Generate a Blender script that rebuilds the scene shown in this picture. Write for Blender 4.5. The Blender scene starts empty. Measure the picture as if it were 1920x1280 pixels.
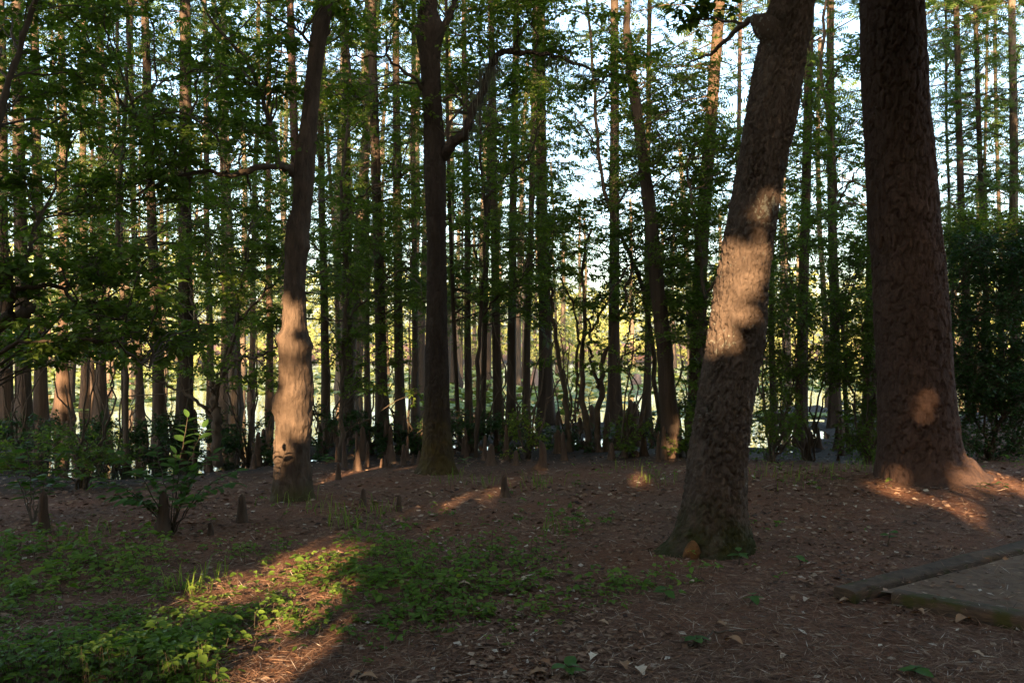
import bpy, math
import numpy as np

# ------------------------------------------------------------------ camera, sky, sun, exposure
scene = bpy.context.scene
COL = scene.collection
FPX, CX, CY, CAMZ = 1600.0, 960.0, 640.0, 1.6
cam_data = bpy.data.cameras.new("camera")
cam_data.sensor_width = 36.0
cam_data.lens = 36.0 * FPX / 1920.0
cam_data.clip_start = 0.05
cam_data.clip_end = 2000.0
cam = bpy.data.objects.new("camera", cam_data)
cam.location = (0, 0, CAMZ)
cam.rotation_euler = (math.radians(90), 0, 0)
COL.objects.link(cam)
scene.camera = cam

SUN_EL = math.radians(14.0)
SUN_AZ = (-0.16, -1.0)                      # horizontal direction towards the sun (behind the camera)
_h = math.hypot(*SUN_AZ)
S = np.array([SUN_AZ[0] / _h * math.cos(SUN_EL), SUN_AZ[1] / _h * math.cos(SUN_EL), math.sin(SUN_EL)])

world = bpy.data.worlds.new("World")
scene.world = world
world.use_nodes = True
wn = world.node_tree
sky = wn.nodes.new("ShaderNodeTexSky")
sky.sky_type = 'NISHITA'
sky.sun_disc = False
sky.sun_elevation = SUN_EL
sky.sun_rotation = math.atan2(S[0], S[1])
sky.air_density = 1.0
sky.dust_density = 3.0
sky.ozone_density = 1.0
wn.links.new(sky.outputs[0], wn.nodes["Background"].inputs[0])
wn.nodes["Background"].inputs[1].default_value = 0.15

sun_data = bpy.data.lights.new("sun", 'SUN')
sun_data.energy = 5.0
sun_data.angle = math.radians(0.5)
sun_data.color = (1.0, 0.69, 0.40)
sun = bpy.data.objects.new("sun", sun_data)
from mathutils import Vector
sun.rotation_euler = Vector(tuple(S)).to_track_quat('Z', 'Y').to_euler()
sun.location = (0, -20, 20)
COL.objects.link(sun)

vs = scene.view_settings
vs.view_transform = 'Standard'
vs.look = 'None'
vs.gamma = 1.0
vs.exposure = 2.55
cy = scene.cycles
cy.max_bounces = 6
cy.diffuse_bounces = 3
cy.glossy_bounces = 3
cy.transmission_bounces = 3
cy.transparent_max_bounces = 4
cy.caustics_reflective = False
cy.caustics_refractive = False
cy.sample_clamp_indirect = 4.0
cy.use_denoising = True

rng = np.random.default_rng(11)
def U(a, b, n=None): return rng.uniform(a, b, n)

# ------------------------------------------------------------------ numeric helpers
def W(px, py, D):
    return np.array([(px - CX) / FPX * D, D, CAMZ - (py - CY) / FPX * D])

def hash3(ix, iy, iz, seed):
    h = (ix.astype(np.int64) * 374761393 + iy.astype(np.int64) * 668265263 + iz.astype(np.int64) * 2147483647 + seed * 974711) & 0xFFFFFFFF
    h = ((h ^ (h >> 13)) * 1274126177) & 0xFFFFFFFF
    h = (h ^ (h >> 16)) & 0xFFFFFFFF
    return h / 4294967295.0

def vnoise(x, y, z, seed=0):
    x, y, z = np.broadcast_arrays(np.asarray(x, float), np.asarray(y, float), np.asarray(z, float))
    ix, iy, iz = np.floor(x), np.floor(y), np.floor(z)
    fx, fy, fz = x - ix, y - iy, z - iz
    fx, fy, fz = [f * f * (3 - 2 * f) for f in (fx, fy, fz)]
    r = 0
    for dx in (0, 1):
        for dy in (0, 1):
            for dz in (0, 1):
                w = (fx if dx else 1 - fx) * (fy if dy else 1 - fy) * (fz if dz else 1 - fz)
                r = r + w * hash3(ix + dx, iy + dy, iz + dz, seed)
    return r * 2 - 1

def fbm(x, y, z=0.0, oct=4, seed=0):
    r, a, t = 0, 0.5, 0
    for k in range(oct):
        f = 2.03 ** k
        r = r + a * vnoise(x * f, y * f, np.asarray(z) * f, seed + k)
        a *= 0.5
    return r

def smooth(a, b, x):
    t = np.clip((x - a) / (b - a), 0, 1)
    return t * t * (3 - 2 * t)

def catmull(P, m):
    P = np.asarray(P, float)
    k = len(P)
    if k < 3:
        t = np.linspace(0, 1, m)[:, None]
        return P[0] * (1 - t) + P[-1] * t
    E = np.vstack([2 * P[0] - P[1], P, 2 * P[-1] - P[-2]])
    t = np.linspace(0, k - 1 - 1e-9, m)
    i = t.astype(int)
    f = (t - i)[:, None]
    a, b, c, d = E[i], E[i + 1], E[i + 2], E[i + 3]
    return 0.5 * (2 * b + (c - a) * f + (2 * a - 5 * b + 4 * c - d) * f ** 2 + (3 * b - a - 3 * c + d) * f ** 3)

def norm(v):
    return v / np.maximum(np.linalg.norm(v, axis=-1, keepdims=True), 1e-9)

def wloc(o):
    p = np.zeros(3)
    while o is not None: p = p + np.array(o.location); o = o.parent
    return p

class MB:
    """collects vertices and faces; build() links them as one mesh object"""
    def __init__(self):
        self.v, self.q, self.t, self.qm, self.tm, self.var, self.n = [], [], [], [], [], [], 0
    def add(self, verts, faces, var=0.5, mat=0):
        verts = np.asarray(verts, float).reshape(-1, 3)
        faces = np.asarray(faces, int)
        if len(verts) == 0 or len(faces) == 0: return
        self.v.append(verts)
        self.var.append(np.broadcast_to(np.asarray(var, float), (len(verts),)))
        f = faces + self.n
        m = np.full(len(f), mat)
        if f.shape[1] == 4: self.q.append(f); self.qm.append(m)
        else: self.t.append(f); self.tm.append(m)
        self.n += len(verts)
    def inst(self, tmpl, X, Y, Z, T, var, mat=0):
        """template copies: X, Y, Z (N,3) scaled axes, T (N,3) origins"""
        tv, groups = tmpl
        N, K = len(T), len(tv)
        if N == 0: return
        v = tv[None, :, 0, None] * X[:, None] + tv[None, :, 1, None] * Y[:, None] + tv[None, :, 2, None] * Z[:, None] + T[:, None]
        off = (np.arange(N) * K)[:, None, None]
        self.v.append(v.reshape(-1, 3))
        self.var.append(np.repeat(np.broadcast_to(var, (N,)), K))
        for f in groups:
            f = np.asarray(f)
            ff = (f[None] + off).reshape(-1, f.shape[1]) + self.n
            if f.shape[1] == 4: self.q.append(ff); self.qm.append(np.full(len(ff), mat))
            else: self.t.append(ff); self.tm.append(np.full(len(ff), mat))
        self.n += N * K
    def merge(self, o, shift=1):
        """take over another builder's geometry, its material slots shifted"""
        if o.n == 0: return self
        self.v += o.v; self.var += o.var
        self.q += [f + self.n for f in o.q]; self.t += [f + self.n for f in o.t]
        self.qm += [m + shift for m in o.qm]; self.tm += [m + shift for m in o.tm]
        self.n += o.n
        return self
    def mesh(self, name, mats, origin=(0, 0, 0), smoothed=True):
        me = bpy.data.meshes.new(name)
        v = np.vstack(self.v) - np.asarray(origin, float)
        t = np.vstack(self.t) if self.t else np.zeros((0, 3), int)
        q = np.vstack(self.q) if self.q else np.zeros((0, 4), int)
        me.vertices.add(len(v)); me.vertices.foreach_set("co", v.astype(np.float32).ravel())
        me.loops.add(t.size + q.size)
        me.loops.foreach_set("vertex_index", np.concatenate([t.ravel(), q.ravel()]).astype(np.int32))
        me.polygons.add(len(t) + len(q))
        st = np.concatenate([np.arange(len(t)) * 3, t.size + np.arange(len(q)) * 4]).astype(np.int32)
        me.polygons.foreach_set("loop_start", st)
        mi = np.concatenate(self.tm + self.qm).astype(np.int32)
        me.polygons.foreach_set("material_index", mi)
        me.polygons.foreach_set("use_smooth", np.full(len(st), smoothed))
        for m in mats: me.materials.append(m)
        at = me.attributes.new("var", 'FLOAT', 'POINT')
        at.data.foreach_set("value", np.concatenate(self.var).astype(np.float32))
        me.update(calc_edges=True)
        return me
    def build(self, name, mats, parent=None, smoothed=True, origin=None):
        if self.n == 0: return None
        org = wloc(parent) if parent is not None else (np.zeros(3) if origin is None else np.asarray(origin))
        o = bpy.data.objects.new(name, self.mesh(name, mats if isinstance(mats, (list, tuple)) else [mats], org, smoothed))
        COL.objects.link(o)
        if parent is not None: o.parent = parent
        elif origin is not None: o.location = tuple(org)
        return o

def tag(o, label=None, cat=None, group=None, kind=None):
    if label: o["label"] = label
    if cat: o["category"] = cat
    if group: o["group"] = group
    if kind: o["kind"] = kind
    return o

def thing(name, label, cat, loc, group=None):
    o = bpy.data.objects.new(name, None)
    o.empty_display_size = 0.2
    o.location = tuple(loc)
    COL.objects.link(o)
    return tag(o, label, cat, group)

def frames(P):
    t = norm(np.gradient(P, axis=0))
    ref = np.array([1.0, 0, 0]) if abs(t[:, 2]).mean() > 0.6 else np.array([0, 0, 1.0])
    n1 = norm(ref - t * (t @ ref)[:, None])
    return t, n1, np.cross(t, n1)

def sweep(mb, P, R, sides=8, mult=None, add=None, var=0.5, mat=0, cap=True):
    P = np.asarray(P, float); R = np.asarray(R, float)
    t, n1, n2 = frames(P)
    a = np.arange(sides) / sides * 2 * np.pi
    r = R[:, None] * np.ones(sides)
    if mult is not None: r = r * mult
    if add is not None: r = r + add
    v = P[:, None] + (np.cos(a)[None, :, None] * n1[:, None] + np.sin(a)[None, :, None] * n2[:, None]) * r[..., None]
    n = len(P)
    i = np.arange(n - 1)[:, None] * sides
    j = np.arange(sides)[None]; j2 = (j + 1) % sides
    f = np.stack([i + j, i + j2, i + sides + j2, i + sides + j], -1).reshape(-1, 4)
    vv = np.broadcast_to(var, (n, sides)).ravel() if np.ndim(var) != 2 else np.asarray(var).ravel()
    if cap:
        v2 = np.vstack([v.reshape(-1, 3), P[-1:] + t[-1:] * R[-1] * 0.4])
        mb.add(v2, f, np.append(vv, vv[-1]), mat)
        k = (n - 1) * sides
        jj = np.arange(sides)
        base = mb.n - len(v2)
        tri = np.stack([k + jj, k + (jj + 1) % sides, np.full(sides, n * sides)], -1) + base
        mb.t.append(tri); mb.tm.append(np.full(sides, mat))
    else:
        mb.add(v.reshape(-1, 3), f, vv, mat)
    return v

def rods(mb, A, B, r, var=0.5, mat=0):
    """many thin three-sided twigs from A to B"""
    A = np.asarray(A); B = np.asarray(B)
    N = len(A)
    if N == 0: return
    t = norm(B - A)
    ref = np.where(np.abs(t[:, 2:3]) > 0.8, np.array([[1.0, 0, 0]]), np.array([[0, 0, 1.0]]))
    n1 = norm(np.cross(t, ref)); n2 = np.cross(t, n1)
    r = np.broadcast_to(np.asarray(r, float), (N,))[:, None]
    vs_ = []
    for base, k in ((A, 1.0), (B, 0.55)):
        for a in (0, 2.094, 4.189):
            vs_.append(base + (math.cos(a) * n1 + math.sin(a) * n2) * r * k)
    v = np.stack(vs_, 1).reshape(-1, 3)
    f = np.array([[0, 1, 4, 3], [1, 2, 5, 4], [2, 0, 3, 5]])
    mb.add(v, (f[None] + (np.arange(N) * 6)[:, None, None]).reshape(-1, 4), np.repeat(np.broadcast_to(var, (N,)), 6), mat)

# leaf templates: x along the leaf, y across, z out of the leaf
LEAF4 = (np.array([[0, 0, 0], [.45, .5, .08], [1, 0, -.04], [.45, -.5, .08]]), [[[0, 1, 2], [0, 2, 3]]])
LEAF6 = (np.array([[0, 0, 0], [.28, .46, .07], [.68, .36, .05], [1, 0, -.1], [.68, -.36, .05], [.28, -.46, .07]]), [[[0, 1, 2, 3], [0, 3, 4, 5]]])
def _spray():
    v, f = [], []
    for k in range(5):
        x = .08 + .17 * k
        w = .34 * math.sin(.6 + 2.2 * k / 5)
        for s in (1, -1):
            i = len(v)
            v += [[x, 0, 0], [x + .13, 0, 0], [x + .16, s * w, -.03]]
            f.append([i, i + 1, i + 2])
    i = len(v)
    v += [[0, .008, 0], [0, -.008, 0], [1.05, 0, -.02]]
    f.append([i, i + 1, i + 2])
    return np.array(v), [f]
SPRAY = _spray()
def _clump():
    v, f = [], []
    for k, (a, l) in enumerate(((0, 1), (1.9, .9), (-2.0, .95))):
        i = len(v)
        c, s = math.cos(a), math.sin(a)
        for p in LEAF4[0] * np.array([l * .66, .44, 1]):
            v.append([p[0] * c - p[1] * s, p[0] * s + p[1] * c, p[2] + .04 * k])
        f += [[i, i + 1, i + 2], [i, i + 2, i + 3]]
    return np.array(v), [f]
CLUMP = _clump()

def axes(d, up, length, width):
    """leaf axes from direction d and approximate normal up"""
    d = norm(d)
    z = norm(up - d * np.sum(up * d, -1, keepdims=True))
    y = np.cross(z, d)
    L = np.broadcast_to(length, (len(d),))[:, None]; Wd = np.broadcast_to(width, (len(d),))[:, None]
    return d * L, y * Wd, z * L

# ------------------------------------------------------------------ materials
def new_mat(name):
    m = bpy.data.materials.new(name); m.use_nodes = True
    nt = m.node_tree; nt.nodes.clear()
    out = nt.nodes.new("ShaderNodeOutputMaterial")
    return m, nt, out

def ramp(nt, fac, stops, interp='LINEAR'):
    r = nt.nodes.new("ShaderNodeValToRGB")
    el = r.color_ramp.elements
    while len(el) < len(stops): el.new(0.5)
    for e, (p, c) in zip(el, stops):
        e.position = p; e.color = (*c, 1)
    r.color_ramp.interpolation = interp
    nt.links.new(fac, r.inputs[0])
    return r.outputs[0]

def noise_node(nt, scale, detail=4, rough=0.6, vec=None, dist=0.0):
    n = nt.nodes.new("ShaderNodeTexNoise")
    n.inputs["Scale"].default_value = scale; n.inputs["Detail"].default_value = detail
    n.inputs["Roughness"].default_value = rough; n.inputs["Distortion"].default_value = dist
    if vec is not None: nt.links.new(vec, n.inputs["Vector"])
    return n.outputs["Fac"]

def coords(nt, scale=(1, 1, 1), kind="Object"):
    tc = nt.nodes.new("ShaderNodeTexCoord")
    mp = nt.nodes.new("ShaderNodeMapping")
    mp.inputs["Scale"].default_value = scale
    nt.links.new(tc.outputs[kind], mp.inputs[0])
    return mp.outputs[0]

def mixc(nt, fac, a, b):
    m = nt.nodes.new("ShaderNodeMix"); m.data_type = 'RGBA'
    nt.links.new(fac, m.inputs[0])
    for s, x in ((6, a), (7, b)):
        if isinstance(x, tuple): m.inputs[s].default_value = (*x, 1)
        else: nt.links.new(x, m.inputs[s])
    return m.outputs[2]

def attr(nt, name="var"):
    a = nt.nodes.new("ShaderNodeAttribute"); a.attribute_name = name
    return a.outputs["Fac"]

def leaf_mat(name, stops, trans=0.4, tint=(1.5, 1.7, 0.7), rough=0.55):
    m, nt, out = new_mat(name)
    col = ramp(nt, attr(nt), stops)
    p = nt.nodes.new("ShaderNodeBsdfPrincipled")
    p.inputs["Roughness"].default_value = rough
    p.inputs["Specular IOR Level"].default_value = 0.25
    nt.links.new(col, p.inputs["Base Color"])
    tr = nt.nodes.new("ShaderNodeBsdfTranslucent")
    mul = nt.nodes.new("ShaderNodeMix"); mul.data_type = 'RGBA'; mul.blend_type = 'MULTIPLY'
    mul.inputs[0].default_value = 1.0
    nt.links.new(col, mul.inputs[6]); mul.inputs[7].default_value = (*tint, 1)
    nt.links.new(mul.outputs[2], tr.inputs[0])
    mx = nt.nodes.new("ShaderNodeMixShader"); mx.inputs[0].default_value = trans
    nt.links.new(p.outputs[0], mx.inputs[1]); nt.links.new(tr.outputs[0], mx.inputs[2])
    nt.links.new(mx.outputs[0], out.inputs[0])
    return m

def bark_mat(name, dark, light, scale=9.0, stretch=0.18, bump=0.5, moss=None, moss_top=1.0, lichen=0.0, use_var=False):
    m, nt, out = new_mat(name)
    v = coords(nt, (1, 1, stretch))
    n1 = noise_node(nt, scale, 6, 0.65, v, 0.4)
    col = ramp(nt, n1, [(0.32, dark), (0.68, light)])
    v2 = coords(nt, (1, 1, 0.6))
    n2 = noise_node(nt, 1.3, 3, 0.6, v2)
    g = ramp(nt, n2, [(0.35, tuple(c * .65 for c in light)), (0.7, light)])
    mm = nt.nodes.new("ShaderNodeMix"); mm.data_type = 'RGBA'; mm.blend_type = 'MIX'; mm.inputs[0].default_value = 0.4
    nt.links.new(col, mm.inputs[6]); nt.links.new(g, mm.inputs[7])
    col = mm.outputs[2]
    if use_var:
        vcol = ramp(nt, attr(nt), [(0.0, tuple(c * .7 for c in light)), (1.0, tuple(min(1, c * 1.35) for c in light))])
        m3 = nt.nodes.new("ShaderNodeMix"); m3.data_type = 'RGBA'; m3.inputs[0].default_value = 0.42
        nt.links.new(col, m3.inputs[6]); nt.links.new(vcol, m3.inputs[7]); col = m3.outputs[2]
    if lichen > 0:
        nl = noise_node(nt, 38, 2, 0.5, coords(nt, (1, 1, .7)))
        nb = noise_node(nt, 2.2, 2, 0.5, coords(nt))
        mt = nt.nodes.new("ShaderNodeMath"); mt.operation = 'MULTIPLY'
        nt.links.new(nl, mt.inputs[0]); nt.links.new(nb, mt.inputs[1])
        lf = ramp(nt, mt.outputs[0], [(0.37 - .05 * lichen, (0, 0, 0)), (0.42 - .05 * lichen, (1, 1, 1))])
        col = mixc(nt, lf, col, (0.20, 0.195, 0.155))
    if moss:
        sep = nt.nodes.new("ShaderNodeSeparateXYZ")
        tc = nt.nodes.new("ShaderNodeTexCoord"); nt.links.new(tc.outputs["Object"], sep.inputs[0])
        mr = nt.nodes.new("ShaderNodeMapRange"); nt.links.new(sep.outputs["Z"], mr.inputs[0])
        mr.inputs[1].default_value = 0.0; mr.inputs[2].default_value = moss_top
        mr.inputs[3].default_value = 0.75; mr.inputs[4].default_value = 0.0
        nm = noise_node(nt, 5, 5, 0.65, coords(nt))
        ad = nt.nodes.new("ShaderNodeMath"); ad.operation = 'MULTIPLY'
        nt.links.new(mr.outputs[0], ad.inputs[0]); nt.links.new(nm, ad.inputs[1])
        mf = ramp(nt, ad.outputs[0], [(0.2, (0, 0, 0)), (0.38, (1, 1, 1))])
        col = mixc(nt, mf, col, moss)
    p = nt.nodes.new("ShaderNodeBsdfPrincipled")
    p.inputs["Roughness"].default_value = 0.9
    p.inputs["Specular IOR Level"].default_value = 0.15
    nt.links.new(col, p.inputs["Base Color"])
    b = nt.nodes.new("ShaderNodeBump"); b.inputs["Strength"].default_value = bump; b.inputs["Distance"].default_value = 0.035
    nt.links.new(n1, b.inputs["Height"]); nt.links.new(b.outputs[0], p.inputs["Normal"])
    nt.links.new(p.outputs[0], out.inputs[0])
    return m

def plain_var_mat(name, stops, rough=0.85, spec=0.2):
    m, nt, out = new_mat(name)
    col = ramp(nt, attr(nt), stops)
    p = nt.nodes.new("ShaderNodeBsdfPrincipled")
    p.inputs["Roughness"].default_value = rough; p.inputs["Specular IOR Level"].default_value = spec
    nt.links.new(col, p.inputs["Base Color"]); nt.links.new(p.outputs[0], out.inputs[0])
    return m

M = {}
M['oak_bark'] = bark_mat('oak_bark', (.03, .022, .017), (.125, .088, .064), 26, .4, 1.0, (.045, .045, .014), .95, .15, True)
M['pine_bark'] = bark_mat('pine_bark', (.03, .019, .015), (.10, .06, .045), 26, .4, 1.0, None, 1, 0, True)
M['burl_bark'] = bark_mat('burl_bark', (.03, .022, .016), (.145, .10, .07), 18, .3, 1.0, (.09, .075, .03), .5, .0)
M['grey_bark'] = bark_mat('grey_bark', (.018, .013, .010), (.07, .05, .036), 18, .25, 1.0, (.085, .06, .02), 2.4, 0)
M['cypress_bark'] = bark_mat('cypress_bark', (.03, .021, .016), (.10, .07, .05), 16, .05, 1.0, None, 1, 0)
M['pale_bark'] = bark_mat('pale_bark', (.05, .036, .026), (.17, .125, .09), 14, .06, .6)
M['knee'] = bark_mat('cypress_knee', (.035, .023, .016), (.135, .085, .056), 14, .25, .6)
M['twig'] = bark_mat('twig_bark', (.05, .036, .026), (.13, .095, .065), 12, .5, .2)
M['leaf_broad'] = leaf_mat('broad_leaf', [(0, (.06, .105, .018)), (.6, (.125, .18, .028)), (1, (.21, .245, .04))], .45)
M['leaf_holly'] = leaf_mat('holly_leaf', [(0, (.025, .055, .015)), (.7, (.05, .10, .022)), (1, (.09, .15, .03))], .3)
M['leaf_cypress'] = leaf_mat('cypress_needles', [(0, (.05, .085, .02)), (.6, (.095, .14, .03)), (1, (.16, .19, .045))], .42)
M['leaf_cover'] = leaf_mat('ground_cover_leaf', [(0, (.07, .13, .018)), (.6, (.135, .21, .03)), (1, (.24, .28, .05))], .38)
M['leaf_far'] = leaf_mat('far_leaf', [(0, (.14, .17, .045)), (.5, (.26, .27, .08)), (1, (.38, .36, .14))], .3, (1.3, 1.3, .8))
M['leaf_shrub'] = leaf_mat('sapling_leaf', [(0, (.045, .105, .022)), (1, (.085, .165, .035))], .36)
M['moss'] = leaf_mat('spanish_moss', [(0, (.08, .08, .055)), (1, (.16, .16, .115))], .3, (1.1, 1.1, .9))
M['litter'] = plain_var_mat('dead_leaf_litter', [(0, (.05, .03, .022)), (.35, (.145, .078, .048)), (.7, (.27, .155, .095)), (.93, (.38, .26, .175)), (1, (.55, .46, .36))])
M['dead_leaf'] = plain_var_mat('dead_leaf', [(0, (.14, .06, .03)), (.6, (.34, .2, .11)), (1, (.6, .5, .38))])
M['lily'] = leaf_mat('floating_leaf', [(0, (.14, .19, .035)), (.6, (.26, .30, .06)), (1, (.42, .42, .14))], .15)

def ground_mat():
    m, nt, out = new_mat('forest_floor')
    v = coords(nt)
    fine = noise_node(nt, 45, 5, .7, v, .6)
    col = ramp(nt, fine, [(.3, (.06, .033, .022)), (.5, (.155, .078, .048)), (.66, (.25, .135, .08)), (.78, (.36, .22, .14))])
    big = noise_node(nt, .9, 4, .6, v)
    red = ramp(nt, fine, [(.3, (.085, .036, .02)), (.6, (.22, .095, .05)), (.8, (.32, .16, .09))])
    col = mixc(nt, ramp(nt, big, [(.42, (0, 0, 0)), (.62, (1, 1, 1))]), col, red)
    sep = nt.nodes.new("ShaderNodeSeparateXYZ"); tc = nt.nodes.new("ShaderNodeTexCoord")
    nt.links.new(tc.outputs["Object"], sep.inputs[0])
    mr = nt.nodes.new("ShaderNodeMapRange"); nt.links.new(sep.outputs["Z"], mr.inputs[0])
    mr.inputs[1].default_value = -.22; mr.inputs[2].default_value = -.44
    mud = ramp(nt, fine, [(.3, (.018, .014, .011)), (.75, (.06, .045, .034))])
    col = mixc(nt, mr.outputs[0], col, mud)
    p = nt.nodes.new("ShaderNodeBsdfPrincipled")
    p.inputs["Roughness"].default_value = .92; p.inputs["Specular IOR Level"].default_value = .15
    nt.links.new(col, p.inputs["Base Color"])
    b = nt.nodes.new("ShaderNodeBump"); b.inputs["Strength"].default_value = .8; b.inputs["Distance"].default_value = .02
    nt.links.new(fine, b.inputs["Height"]); nt.links.new(b.outputs[0], p.inputs["Normal"])
    nt.links.new(p.outputs[0], out.inputs[0])
    return m
M['ground'] = ground_mat()

def water_mat():
    m, nt, out = new_mat('swamp_water')
    p = nt.nodes.new("ShaderNodeBsdfPrincipled")
    p.inputs["Base Color"].default_value = (.02, .02, .013, 1)
    p.inputs["Roughness"].default_value = .04
    p.inputs["IOR"].default_value = 1.33
    n = noise_node(nt, 2.2, 3, .5, coords(nt, (1, .6, 1)))
    b = nt.nodes.new("ShaderNodeBump"); b.inputs["Strength"].default_value = .12; b.inputs["Distance"].default_value = .05
    nt.links.new(n, b.inputs["Height"]); nt.links.new(b.outputs[0], p.inputs["Normal"])
    nt.links.new(p.outputs[0], out.inputs[0])
    return m
M['water'] = water_mat()

def simple_noise_mat(name, stops, scale, scl=(1, 1, 1), bump=.4, rough=.9, patch=None):
    m, nt, out = new_mat(name)
    n = noise_node(nt, scale, 6, .68, coords(nt, scl), .3)
    col = ramp(nt, n, stops)
    if patch:
        pn = noise_node(nt, patch[1], 3, .6, coords(nt))
        col = mixc(nt, ramp(nt, pn, [(patch[2], (0, 0, 0)), (patch[2] + .1, (1, 1, 1))]), col, patch[0])
    p = nt.nodes.new("ShaderNodeBsdfPrincipled")
    p.inputs["Roughness"].default_value = rough; p.inputs["Specular IOR Level"].default_value = .15
    nt.links.new(col, p.inputs["Base Color"])
    b = nt.nodes.new("ShaderNodeBump"); b.inputs["Strength"].default_value = bump; b.inputs["Distance"].default_value = .01
    nt.links.new(n, b.inputs["Height"]); nt.links.new(b.outputs[0], p.inputs["Normal"])
    nt.links.new(p.outputs[0], out.inputs[0])
    return m
M['sand'] = simple_noise_mat('packed_sand', [(.3, (.095, .058, .037)), (.7, (.20, .13, .082))], 9, patch=((.085, .07, .028), 1.6, .55))
M['timber'] = simple_noise_mat('weathered_timber', [(.3, (.04, .026, .017)), (.7, (.13, .085, .054))], 12, (.8, .8, 4), 1.0, patch=((.055, .05, .014), 5.5, .52))
M['stump'] = simple_noise_mat('bleached_stump', [(.3, (.2, .13, .10)), (.7, (.42, .29, .23))], 5, (1, 1, .2), .6)

# ------------------------------------------------------------------ ground, water, sand pad
WATER = -0.55
def gz(x, y):
    x = np.asarray(x, float); y = np.asarray(y, float)
    ys = 16.6 + .9 * np.sin(x * .45 + .6) - 2.6 * smooth(-2.5, -6.5, x) + 9 * smooth(5.5, 9.5, x)
    t = np.clip((y - 6) / (ys - 6), 0, None)
    z = np.where(t < 1, -.55 * t ** 1.25, -.535 + .16 * fbm(x * .6, y * .6, 0, 3, 2) - .012 * np.clip(y - ys, 0, 6))
    z = np.maximum(z - .22 * np.clip(y - ys - 5.5, 0, None), -1.2)
    z = z + .24 * np.exp(-(((x - 5.2) / 3.0) ** 2 + ((y - 10.4) / 2.0) ** 2))
    z = z + (1.2) * smooth(72, 98, y)
    near = np.exp(-np.abs(y - 8) / 12)
    return z + near * (.05 * fbm(x * .5, y * .5, 0, 3, 3) + .02 * fbm(x * 2.2, y * 2.2, 0, 3, 5))

def hit(px, py):
    D = FPX * CAMZ / max(py - CY, 5)
    for _ in range(30):
        x = (px - CX) / FPX * D
        D = .5 * D + .5 * FPX * (CAMZ - max(float(gz(x, D)), WATER)) / max(py - CY, 5)
    x = (px - CX) / FPX * D
    return np.array([x, D, float(gz(x, D))])

def hitv(px, py):
    D = FPX * CAMZ / np.maximum(py - CY, 5)
    for _ in range(25):
        D = .5 * D + .5 * FPX * (CAMZ - gz((px - CX) / FPX * D, D)) / np.maximum(py - CY, 5)
    x = (px - CX) / FPX * D
    return np.stack([x, D, gz(x, D)], -1)

def grid_axis(a, b, step, lo, hi, k):
    core = np.arange(a, b + 1e-6, step)
    l = a - (np.geomspace(1, 1 + a - lo, k) - 1)[1:][::-1]
    h = b + (np.geomspace(1, 1 + hi - b, k) - 1)[1:]
    return np.concatenate([l, core, h])
gx = grid_axis(-8, 8, .12, -420, 420, 40)
gy = grid_axis(3, 18, .12, -90, 620, 60)
XX, YY = np.meshgrid(gx, gy)
mb = MB()
nx, ny = len(gx), len(gy)
i = np.arange(ny - 1)[:, None] * nx + np.arange(nx - 1)[None]
mb.add(np.stack([XX, YY, gz(XX, YY)], -1).reshape(-1, 3), np.stack([i, i + 1, i + nx + 1, i + nx], -1).reshape(-1, 4))
tag(mb.build('ground', M['ground']), 'brown leaf-littered forest floor sloping to the swamp', kind='structure')

mb = MB()
wx = np.linspace(-140, 140, 30); wy = np.linspace(11, 90, 30)
XX, YY = np.meshgrid(wx, wy)
i = np.arange(29)[:, None] * 30 + np.arange(29)[None]
mb.add(np.stack([XX, YY, np.full_like(XX, WATER)], -1).reshape(-1, 3), np.stack([i, i + 1, i + 31, i + 30], -1).reshape(-1, 4))
tag(mb.build('water', M['water']), 'dark still swamp water under the cypresses', kind='structure')

# ------------------------------------------------------------------ where the sun gets through the grove behind the camera
SUNHOLES = []
def hole(p, r, keep=0.0, rv=None): SUNHOLES.append((np.asarray(p, float), r, keep, rv or r))
def hole_px(px, py, D, r, keep=0.0, clear=False):
    T = W(px, py, D)
    if clear:                                   # a gap for the background: leave it out where it would light a near trunk
        for d_, x0, x1 in ((6.4, 1250, 1540), (10.1, 1600, 1840), (11.8, 750, 880), (9.1, 480, 660)):
            if D > d_ + .5:
                q = T + S * (D - d_) / -S[1]
                if x0 - 60 < CX + FPX * q[0] / q[1] < x1 + 60 and CY - FPX * (q[2] - CAMZ) / q[1] > -120: return
    hole(T, r, keep)
def hole_gr(px, py, r, keep=0.0): hole(hit(px, py), r, keep, min(r, .10))

def carve(Q, size=.08):
    """True where a leaf clump stays (it is not in one of the gaps the sun comes through)"""
    k = np.ones(len(Q), bool)
    hx = norm(np.cross(S, [0, 0, 1.0])); vx = np.cross(hx, S)
    for T, r, keep, rv in SUNHOLES:
        w = Q - T
        d = np.hypot((w @ hx) / (r + size), (w @ vx) / (rv + size))
        k &= ~((w @ S > .6) & (d < 1) & (rng.random(len(Q)) > keep))
    return k

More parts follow.
